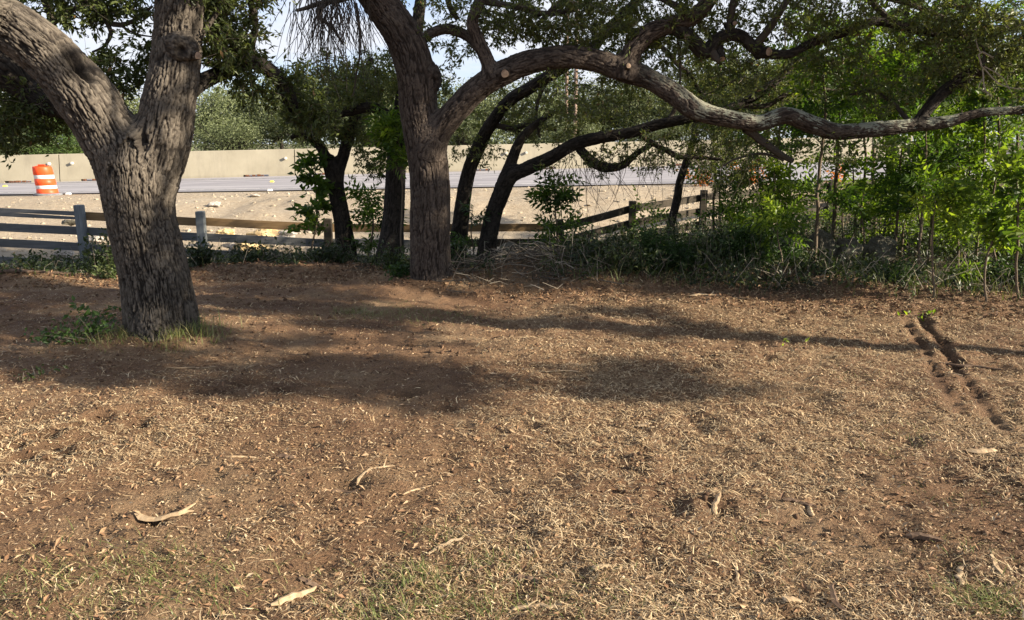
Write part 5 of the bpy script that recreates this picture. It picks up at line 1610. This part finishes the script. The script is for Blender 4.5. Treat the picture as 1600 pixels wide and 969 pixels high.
def rock(label, px, py, w, h, m, seed, Y=None, group=None, depth=.8, name='boulder', sub=.12):
    """py: where its foot shows; w, h in pixels."""
    Y = Y or base_y(px, py)
    p, sc_ = at(px, py, Y)
    gz = float(HG(p[0], p[1]))
    hh = h * sc_
    V, F = rock_geo((p[0], p[1], max(gz, p[2]) + hh * .5 - sub * hh), (w * sc_ / 2 * 1.15, w * sc_ / 2 * depth, hh * .62), seed)
    q = MB()
    q.add(V, F)
    o = q.build(name, m, None, False)
    return tag(o, label, name, group)


g_ = 'grey boulders in the thicket'
rock('low dark boulder at the left end of the boulder row', 1226, 408, 52, 42, M_ROCK, 3, 9.7, g_)
rock('tall pointed boulder in the middle of the boulder row', 1283, 410, 42, 60, M_ROCK, 14, 9.8, g_)
rock('pitted boulder between the pointed one and the square one', 1322, 412, 46, 44, M_ROCK, 5, 9.8, g_)
rock('square dark boulder at the right end of the boulder row', 1370, 414, 54, 48, M_ROCK, 26, 9.8, g_)
rock('rounded boulder at the back of the brush pile', 795, 402, 40, 26, M_ROCK, 7, 9.9, g_)
rock('flat grey boulder right of the rounded one behind the brush', 860, 402, 56, 22, M_ROCK, 8, 9.9, g_)
rock('small pale stone beside the rounded boulder', 820, 398, 14, 14, M_ROCK_W, 9, 9.8, None, name='stone')
rock('long stone under the fence rails left of the crooked trunk', 910, 388, 50, 16, M_ROCK, 10, 11.5, None, name='stone')
g_ = 'stones behind the fence'
rock('white stone on the gravel just above the top rail right of the forked oak', 336, 339, 21, 11, M_ROCK_W, 11, 18.5, g_, name='stone')
rock('tan stone block between the rails, left one', 353, 372, 36, 16, M_ROCK_T, 12, 15.0, g_, name='stone')
rock('tan stone block between the upper rails, wide one', 412, 372, 50, 18, M_ROCK_T, 13, 15.0, g_, name='stone')
rock('large golden stone block between the lower rails', 399, 398, 58, 28, M_ROCK_T, 14, 14.3, g_, name='stone')
rock('grey upright stone left of the large golden block', 364, 396, 14, 22, M_ROCK_W, 15, 14.4, g_, name='stone')
rock('tan stone low under the third rail', 412, 414, 24, 12, M_ROCK_T, 16, 14.0, g_, name='stone')
rock('pale stone right of the wide tan block', 450, 372, 30, 12, M_ROCK_W, 17, 15.0, g_, name='stone')
rock('pale stone pile piece behind the left fence post', 150, 378, 26, 12, M_ROCK_W, 18, 15.0, g_, name='stone')
rock('pale stone between the lower rails left of the left fence post', 100, 410, 34, 14, M_ROCK_W, 19, 14.0, g_, name='stone')
rock('dark stone between the upper rails left of the left fence post', 110, 352, 30, 9, M_ROCK, 20, 16.2, g_, name='stone')
rock('flat white stone on the gravel right of the post', 400, 329, 18, 4, M_ROCK_W, 21, 19.5, g_, name='stone')
# rubble and gravel on the caliche slope
q = MB()
n_ = 5200
xr = RNG.uniform(-16, 10, n_)
yr = np.interp(xr, FX, FY) + 0.2 + 7.5 * RNG.random(n_) ** 1.5
kz = yr < near_edge_y(xr) - .3
xr, yr = xr[kz], yr[kz]
zr = HG(xr, yr)
V0, F0 = ico(1)
m_ = len(xr)
sz = 0.012 + 0.055 * RNG.random(m_) ** 6
Vr = V0[None] * (1 + .25 * RNG.normal(size=(m_, len(V0), 1))) * sz[:, None, None] * np.array([1, 1, .6]) + np.stack([xr, yr, zr], 1)[:, None]
q.add(Vr.reshape(-1, 3), (F0[None] + (np.arange(m_) * len(V0))[:, None, None]).reshape(-1, 3))
M_GRAVEL = rock_mat('tan_gravel', (0.20, 0.16, 0.11), (0.32, 0.265, 0.19), (0.48, 0.43, 0.34))
tag(q.build('gravel', M_GRAVEL), 'pale gravel and rubble on the slope behind the fence', kind='stuff')

# ------------------------------------------------------------------ undergrowth and grass
def scatter(n, x0, x1, yfun, power=1.0):
    x = RNG.uniform(x0, x1, n)
    y = yfun(x, RNG.random(n) ** power)
    return x, y, HG(x, y)


def blades(mb, x, y, z, hgt, wid, tint, lean=.45):
    n = len(x)
    az = RNG.random(n) * 6.283
    ln = lean * (.3 + RNG.random(n))
    d = np.stack([np.cos(az) * ln, np.sin(az) * ln, np.ones(n)], 1)
    s = np.stack([-np.sin(az), np.cos(az), np.zeros(n)], 1) * (wid / 2)[:, None]
    p = np.stack([x, y, z - .01], 1)
    h = hgt[:, None]
    m1 = p + d * h * .5
    tip = p + d * h * np.array([1.7, 1.7, .88])
    V = np.stack([p - s, p + s, m1 + s * .8, m1 - s * .8, tip], 1).reshape(-1, 3)
    b_ = (np.arange(n) * 5)[:, None]
    q4 = np.array([0, 1, 2, 3])[None] + b_
    q3 = np.array([3, 2, 4])[None] + b_
    tt_ = np.repeat(tint, 5)
    st = mb.n
    mb.add(V, q4, tt_)
    mb.F.setdefault(3, []).append(q3 + st)


# leafy weeds of the undergrowth belt
lf, tw = MB(), MB()
n_ = 7000
x, y, z = scatter(n_, -8.5, 9.5, lambda x, u: edge_y(x) + .12 + (np.interp(x, FX, FY) - edge_y(x) + .2) * u, 1.15)
dens = .45 + .6 * fbm2(x, y, .8, 2, 88) + .35 * sstep(-1, 1.5, x) - .25 * sstep(-4, -6, x)
k_ = RNG.random(n_) < np.clip(dens, .06, 1)
x, y, z = x[k_], y[k_], z[k_]
m_ = len(x)
hg = (.12 + .36 * RNG.random(m_) ** 1.3) * np.clip(.55 + .5 * sstep(.2, 1.2, y - edge_y(x)), 0, 1.1) * (1 + .3 * sstep(-.5, .6, x)) * (.6 + .4 * sstep(-5, -3.5, x)) * np.where((x > 2.9) & (x < 4.8) & (y < 9.9), .5, 1)
top = np.stack([x + RNG.normal(size=m_) * .1, y + RNG.normal(size=m_) * .1, z + hg], 1)
bs = np.stack([x, y, z - .02], 1)
CC = np.stack([bs, (bs + top) / 2 + RNG.normal(size=(m_, 3)) * .03, top], 1)
thin_tubes(tw, CC, np.broadcast_to(np.array([.004, .003, .0015]), (m_, 3)), 3, .3 + .6 * RNG.random(m_))
per = 15
i = np.repeat(np.arange(m_), per)
f = .25 + .75 * RNG.random(m_ * per)
p = bs[i] * (1 - f[:, None]) + top[i] * f[:, None] + RNG.normal(size=(m_ * per, 3)) * np.array([.05, .05, .03])
ll = RNG.uniform(.035, .09, m_ * per)
leaves(lf, p, RNG.normal(size=p.shape) + np.array([0, 0, .1]), ll, ll * RNG.uniform(.25, .5, m_ * per), np.clip(.28 * RNG.random(m_ * per) + .72 * hash_u(i, np.full(len(i), 4)) + .25 * (RNG.random(m_ * per) < .05), 0, 1), .25, rich=True)
# grass blades in the belt
n_ = 9000
x, y, z = scatter(n_, -9, 9.5, lambda x, u: edge_y(x) - .05 + 2.6 * u, 1.3)
k_ = RNG.random(n_) < np.clip(.35 + .9 * fbm2(x, y, 1.1, 2, 99), .03, 1)
x, y, z = x[k_], y[k_], z[k_]
gr = MB()
blades(gr, x, y, z, RNG.uniform(.08, .30, len(x)) * np.where(x < -4.5, .6, 1), RNG.uniform(.003, .007, len(x)), np.clip(RNG.normal(.3, .3, len(x)), 0, 1), .6)
# dry stalks
n_ = 520
x, y, z = scatter(n_, -6, 9, lambda x, u: edge_y(x) + .1 + 1.6 * u)
a0 = np.stack([x, y, z - .02], 1)
d = norm(RNG.normal(size=(n_, 3)) * np.array([.7, .5, .4]) + np.array([0, 0, .9]))
ln = RNG.uniform(.12, .55, (n_, 1))
thin_tubes(tw, np.stack([a0, a0 + d * ln * .4 + RNG.normal(size=a0.shape) * .015, a0 + d * ln * .8 + RNG.normal(size=a0.shape) * .03, a0 + d * ln + np.array([0, 0, -.06])], 1), np.broadcast_to(np.array([.0035, .003, .0025, .0012]), (n_, 4)), 4, .7 + .3 * RNG.random(n_))
tag(tw.build('undergrowth_stems', M_TWIG), 'thin stems and dry stalks of the undergrowth along the fence', kind='stuff')
tag(lf.build('undergrowth', M_WEED), 'tangled low weeds along the edge of the bare yard', kind='stuff')
tag(gr.build('edge_grass', M_GRASS), 'rough grass growing along the edge of the bare yard', kind='stuff')

# grass round the forked oak and the thin tufts near the camera
gr = MB()
n_ = 900
a_ = RNG.uniform(-math.pi, 0.25, n_)
rr = .28 + .38 * RNG.random(n_) ** 2.0
keep_ = RNG.random(n_) < np.clip(.15 + 1.1 * hash_u(np.floor(a_ * 5), np.zeros(n_), np.full(n_, 8)), 0, 1)
a_, rr = a_[keep_], rr[keep_]
n_ = len(a_)
x, y = A_BASE[0] + np.cos(a_) * rr * 1.05, A_BASE[1] + np.sin(a_) * rr
blades(gr, x, y, HG(x, y), RNG.uniform(.05, .16, n_) * np.where(np.cos(a_) > .3, 1.25, .8), RNG.uniform(.003, .006, n_), RNG.uniform(.35, 1, n_), .9)
for (px, py, rx_, n_, h_) in ((60, 945, .45, 420, .055), (120, 900, .30, 160, .05), (240, 890, .22, 220, .05), (300, 930, .30, 200, .05), (655, 900, .16, 260, .05), (610, 950, .22, 300, .055), (730, 945, .25, 260, .055), (770, 870, .22, 180, .05),
                              (690, 825, .14, 110, .04), (900, 945, .35, 150, .05), (1545, 930, .16, 260, .06), (1410, 670, .28, 110, .04), (1490, 770, .22, 70, .04), (1340, 590, .25, 60, .04), (1390, 700, .2, 80, .04), (1180, 860, .3, 80, .045), (420, 900, .4, 120, .045), (1500, 860, .3, 90, .045),
                              (600, 492, .5, 380, .07), (700, 497, .5, 260, .06), (545, 490, .15, 120, .09)):
    (cx, cy) = gxy(px, py)
    x = cx + RNG.normal(size=n_) * rx_ * .5
    y = cy + RNG.normal(size=n_) * rx_ * .38
    blades(gr, x, y, HG(x, y), RNG.uniform(.4, 1.1, n_) * h_, RNG.uniform(.0022, .0045, n_), np.clip(RNG.normal(.55, .25, n_), 0, 1), 1.0)
tag(gr.build('grass_tufts', M_GRASS), 'thin tufts of grass on the bare dirt and round the forked oak', kind='stuff')

# ------------------------------------------------------------------ mulch on the bare dirt
def yard_points(n, y0=2.0, y1=9.6, p=1.0):
    u = RNG.random(n)
    y = y0 * (y1 / y0) ** (u ** p)
    x = RNG.uniform(-1, 1, n) * (.72 * y + 1.3)
    ok = y < edge_y(x) + .5
    x, y = x[ok], y[ok]
    return x, y


def flat_slivers(mb, x, y, L, W, tint, curl=.08, lift=.005, tilt=.32):
    n = len(x)
    z = HG(x, y) + lift
    az = RNG.random(n) * 6.283
    d = np.stack([np.cos(az), np.sin(az), tilt * RNG.normal(size=n)], 1)
    p = np.stack([x, y, z + np.abs(d[:, 2]) * L * .5], 1) - d * (L / 2)[:, None]
    leaves(mb, p, d, L, W, tint, curl, nrm=np.tile([0, 0, 1.0], (n, 1)) + .35 * RNG.normal(size=(n, 3)))


chips, straw, dead = MB(), MB(), MB()
def bare(x, y):                    # raked bare earth left of and between the oaks
    return sstep(1.0, -.6, x) * sstep(3.9, 4.9, y + .25 * fbm2(x, y, 1.2, 2, 140)) * (1 - .5 * sstep(8.4, 9, y))


x, y = yard_points(600000)
mat_d = np.clip(.55 + .75 * fbm2(x, y, .9, 3, 61) + .22 * sstep(-.5, 2, x), .06, 1) * (1 - .45 * np.exp(-((x + 1.9) / .9) ** 2 - ((y - 3.1) / .9) ** 2)) * np.where(np.hypot(x - A_BASE[0], y - A_BASE[1]) < .3, 0, 1) * np.where(np.hypot(x - B_BASE[0], y - B_BASE[1]) < .3, 0, 1)
k_ = RNG.random(len(x)) < mat_d * (1 - .72 * bare(x, y)) * sstep(.02, .09, np.minimum(seg_d(x, y, RUT_A), seg_d(x, y, RUT_B)))
x, y = x[k_], y[k_]
n_ = len(x)
L = (.005 + .018 * RNG.random(n_) ** 3.2) * (.70 + .11 * y)
t_ = np.clip(RNG.normal(.52, .24, n_), 0, 1)
flat_slivers(chips, x, y, L, L * RNG.uniform(.14, .46, n_), t_)
x, y = yard_points(265000)
k_ = RNG.random(len(x)) < np.clip(.56 + .95 * fbm2(x, y, 1.0, 3, 71) + .34 * sstep(-1, 2, x), .04, 1) * np.where(np.hypot(x - A_BASE[0], y - A_BASE[1]) < .3, 0, 1) * (1 - .8 * bare(x, y)) * sstep(.02, .09, np.minimum(seg_d(x, y, RUT_A), seg_d(x, y, RUT_B)))
x, y = x[k_], y[k_]
n_ = len(x)
L = .012 + .046 * RNG.random(n_) ** 2.4
az = RNG.random(n_) * 6.283
d = np.stack([np.cos(az), np.sin(az), .24 * RNG.normal(size=n_)], 1)
s = np.stack([-np.sin(az), np.cos(az), .2 * RNG.normal(size=n_)], 1) * (RNG.uniform(.0009, .0019, n_) * (.7 + .14 * y))[:, None]
c = np.stack([x, y, HG(x, y) + .004 + np.abs(d[:, 2]) * L * .5], 1)
bend = np.stack([-np.sin(az), np.cos(az), .5 * np.ones(n_)], 1) * (L * RNG.normal(size=n_) * .13)[:, None]
A0, A1, A2 = c - d * (L / 2)[:, None], c + bend + np.array([0, 0, .003]), c + d * (L / 2)[:, None]
V = np.stack([A0 - s, A0 + s, A1 + s, A1 - s, A2 + s * .5, A2 - s * .5], 1).reshape(-1, 3)
F = np.array([(0, 1, 2, 3), (3, 2, 4, 5)])
straw.add(V, (F[None] + (np.arange(n_) * 6)[:, None, None]).reshape(-1, 4), np.repeat(np.clip(RNG.normal(.5, .25, n_), 0, 1), 6))
x, y = yard_points(7500)
n_ = len(x)
L = RNG.uniform(.02, .045, n_)
flat_slivers(dead, x, y, L, L * .42, np.clip(RNG.normal(.5, .25, n_), 0, 1), .3, .007, .25)
# fallen leaves lying under the trees and the undergrowth edge
x, y, z = scatter(14000, -8, 8.5, lambda x, u: edge_y(x) - .7 + 1.9 * u)
L = RNG.uniform(.025, .06, len(x))
flat_slivers(dead, x, y, L, L * .45, np.clip(RNG.normal(.38, .25, len(x)), 0, 1), .3, .008, .35)
tag(chips.build('wood_chips', M_CHIP), 'ground up wood chips strewn over the bare dirt', kind='stuff')
tag(straw.build('dry_straw', M_STRAW), 'dry grass clippings strewn over the bare dirt', kind='stuff')
tag(dead.build('fallen_leaves', M_DEAD), 'dead oak leaves strewn over the dirt', kind='stuff')
# clods of turned earth
q = MB()
x, y = yard_points(13000, 2.0, 9.5)
kk = RNG.random(len(x)) < np.clip(.22 + .8 * fbm2(x, y, 1.3, 2, 123) + .4 * bare(x, y), .03, 1)
x, y = x[kk], y[kk]
m_ = len(x)
sz = (.004 + .012 * RNG.random(m_) ** 5) * (.7 + .1 * y)
V0, F0 = ico(1)
Vr = V0[None] * (1 + .2 * RNG.normal(size=(m_, len(V0), 1))) * sz[:, None, None] + np.stack([x, y, HG(x, y) + sz * .2], 1)[:, None]
q.add(Vr.reshape(-1, 3), (F0[None] + (np.arange(m_) * len(V0))[:, None, None]).reshape(-1, 3))
M_CLOD, t, b = mat('earth_clod', 0.95)
t.links.new(ramp(t, noise(t, 12, 4), [(.3, (.05, .028, .016)), (.7, (.13, .078, .045))]), b.inputs['Base Color'])
tag(q.build('earth_clods', M_CLOD, smooth=True), 'small clods of brown earth on the bare yard', kind='stuff')
# brush pile beside the brown oak: twigs and chips heaped
q = MB()
n_ = 420
cx = RNG.normal(.15, .6, n_); cy = RNG.normal(9.0, .35, n_)
a0 = np.stack([cx, cy, HG(cx, cy) + .02 + .10 * RNG.random(n_)], 1)
d = norm(RNG.normal(size=(n_, 3)) * np.array([1, .8, .28]))
ln = RNG.uniform(.1, .5, (n_, 1))
thin_tubes(q, np.stack([a0 - d * ln / 2, a0 + RNG.normal(size=a0.shape) * .03, a0 + d * ln / 2], 1), np.repeat(RNG.uniform(.002, .007, (n_, 1)), 3, 1) * np.array([1, .9, .5]), 5, RNG.random(n_))
tag(q.build('brush_pile', M_TWIG), 'heap of broken twigs and brush right of the brown oak', 'brush pile', kind='stuff')


# ------------------------------------------------------------------ sticks and split wood lying in the yard, one by one
def stick(label, px, py, length, ang, w, m, curve=.1, name='stick', lift=0.0, fork=False, flat=.6, group='loose sticks and wood pieces on the dirt'):
    """length, w in pixels; ang: direction in the picture's ground plane, degrees from the right."""
    X0, Y0 = gxy(px, py)
    sc_ = math.hypot(Y0, EYE) / FPX
    L = length * sc_ * (1 + .9 * abs(math.sin(math.radians(ang))))
    a = math.radians(ang)
    d = np.array([math.cos(a), math.sin(a)])
    nrm_ = np.array([-d[1], d[0]])
    r = np.random.default_rng(int(px * 7 + py))
    tt = np.linspace(-.5, .5, 9)
    xy = np.array([X0, Y0]) + d * (tt * L)[:, None] + nrm_ * (curve * L * (1 - (2 * tt) ** 2) + .028 * L * r.normal(size=9))[:, None]
    z = HG(xy[:, 0], xy[:, 1])
    z = np.maximum(np.convolve(np.pad(z, 2, 'edge'), np.ones(5) / 5, 'valid'), z - .004) + w * sc_ * .32 + lift * (tt + .5) * L
    C = np.column_stack([xy, z])
    R = w * sc_ / 2 * np.interp(tt, [-.5, -.42, 0, .38, .5], [.45, .95, 1.0, .75, .18]) * (1 + .12 * r.normal(size=9))
    T, N, B = frames(C)
    na = 9
    av = np.linspace(0, 6.283, na, endpoint=False)
    prof = 1 + .18 * r.normal(size=na)
    up = np.array([0, 0, 1.0])
    S = norm(np.cross(T, up)); U = np.cross(S, T)
    V = C[:, None] + (R[:, None] * prof[None])[:, :, None] * (S[:, None] * np.cos(av)[None, :, None] + U[:, None] * flat * np.sin(av)[None, :, None])
    q = MB()
    q.add(V.reshape(-1, 3), grid_faces(9, na, True), .5)
    q.add(V[0], [tuple(range(na - 1, -1, -1))]); q.add(V[-1], [tuple(range(na))])
    if fork:
        i = 6
        C2 = C[i] + np.linspace(0, 1, 4)[:, None] * np.array([*(d * .8 + nrm_ * .7), .25]) * L * .32
        thin_tube(q, C2, R[i] * np.array([.6, .5, .4, .15]), 6)
    o = q.build(name, m, None, False)
    return tag(o, label, 'stick' if name != 'wood_chunk' else 'wood piece', group)


P_, K_ = M_PALEWOOD, M_DARKSTICK
stick('pale curved split branch left of centre in the foreground', 258, 808, 74, 8, 11, P_, -.12, fork=True)
stick('pale broken wood piece standing out at the bottom, left of centre', 460, 926, 46, 50, 13, P_, .02, 'wood_chunk')
stick('dark bark piece just above the pale broken piece at the bottom', 482, 903, 26, -25, 9, K_, .05, 'bark_piece')
stick('pale splintered wood piece on the right foreground', 1122, 788, 20, 65, 8, P_, .12, 'wood_chunk', .2, True)
stick('dark stick lying in the centre of the yard', 827, 669, 30, -28, 7, K_, .04)
stick('pale flat chip right of the centre of the yard', 1006, 662, 18, 15, 11, P_, .03, 'wood_chunk', flat=.3)
stick('dark clod like wood lump right of the centre', 1010, 706, 26, -10, 12, K_, .08, 'wood_chunk')
stick('dark stick beside the pale forked one, left of centre', 545, 757, 50, 0, 8, K_, -.05)
stick('pale forked stick left of centre', 587, 740, 44, 45, 5, P_, .12, fork=True)
stick('long thin dark stick in the middle foreground', 795, 815, 66, -6, 6, K_, .07)
stick('long pale stick slanting through the middle foreground', 710, 843, 62, 32, 6, P_, .06)
stick('thin pale stick left of the middle foreground', 652, 762, 34, 40, 4, P_, .04)
stick('pale long stick at the bottom edge, right of centre', 845, 948, 90, 4, 7, P_, .05)
stick('dark short log piece in the middle foreground', 825, 900, 28, -25, 11, K_, .05, 'wood_chunk')
stick('pale chip right of the dark short log piece', 940, 888, 22, 25, 13, P_, .02, 'wood_chunk', flat=.35)
stick('grey weathered wood piece at the right edge of the yard', 1535, 702, 46, 4, 10, P_, -.06, 'wood_chunk')
stick('forked root like stick at the right bottom', 1155, 885, 40, 80, 6, P_, .05, fork=True)
stick('broad pale chip at the bottom right of centre', 1240, 935, 24, 20, 15, P_, .02, 'wood_chunk', flat=.3)
stick('mossy stick at the lower right', 1505, 892, 34, 60, 8, P_, .06)
stick('grey stick right of the mossy one', 1558, 880, 36, 70, 7, P_, .05)
stick('dark root stub in the lower right with a pale tip', 1312, 930, 36, 85, 8, K_, .08, lift=.12)
stick('dark bark lump on the right, below the tyre ruts', 1445, 835, 36, -25, 14, K_, .08, 'bark_piece')
stick('dark arching stick at right of the middle foreground', 1250, 783, 40, -15, 8, K_, .12)
stick('yellowish stick beside the dark arching one', 1268, 792, 18, 80, 7, P_, .05)
stick('pale thin stick in front of the forked oak', 380, 716, 40, 10, 4, P_, .05)
stick('dark stick in front of the forked oak shadow', 447, 722, 24, -15, 8, K_, .05)
stick('long thin pale twig at the foot of the forked oak', 300, 575, 70, 6, 3, P_, .04)
stick('long pale twig lying left of the forked oak shade', 880, 585, 60, 4, 3, P_, .03)
stick('pale branch by the edge of the undergrowth at the right', 1102, 468, 40, 20, 6, P_, .1, fork=True)
stick('arched dry branch beside the brown oak root', 745, 428, 60, 20, 4, P_, .2, lift=.12)
stick('bent grey branch on the brush pile', 805, 432, 46, 60, 4, P_, -.15, lift=.2)
stick('pale stick in the ruts at the right', 1495, 584, 20, 80, 4, P_, .2)
stick('long dark stick right of the tyre ruts', 1520, 575, 70, -22, 6, K_, .05)
stick('curled bark strip at the bottom left', 95, 905, 34, 80, 4, P_, .1)
stick('long flat log of grey brush at the left edge of the undergrowth', 60, 436, 110, 4, 8, K_, .05, 'log')
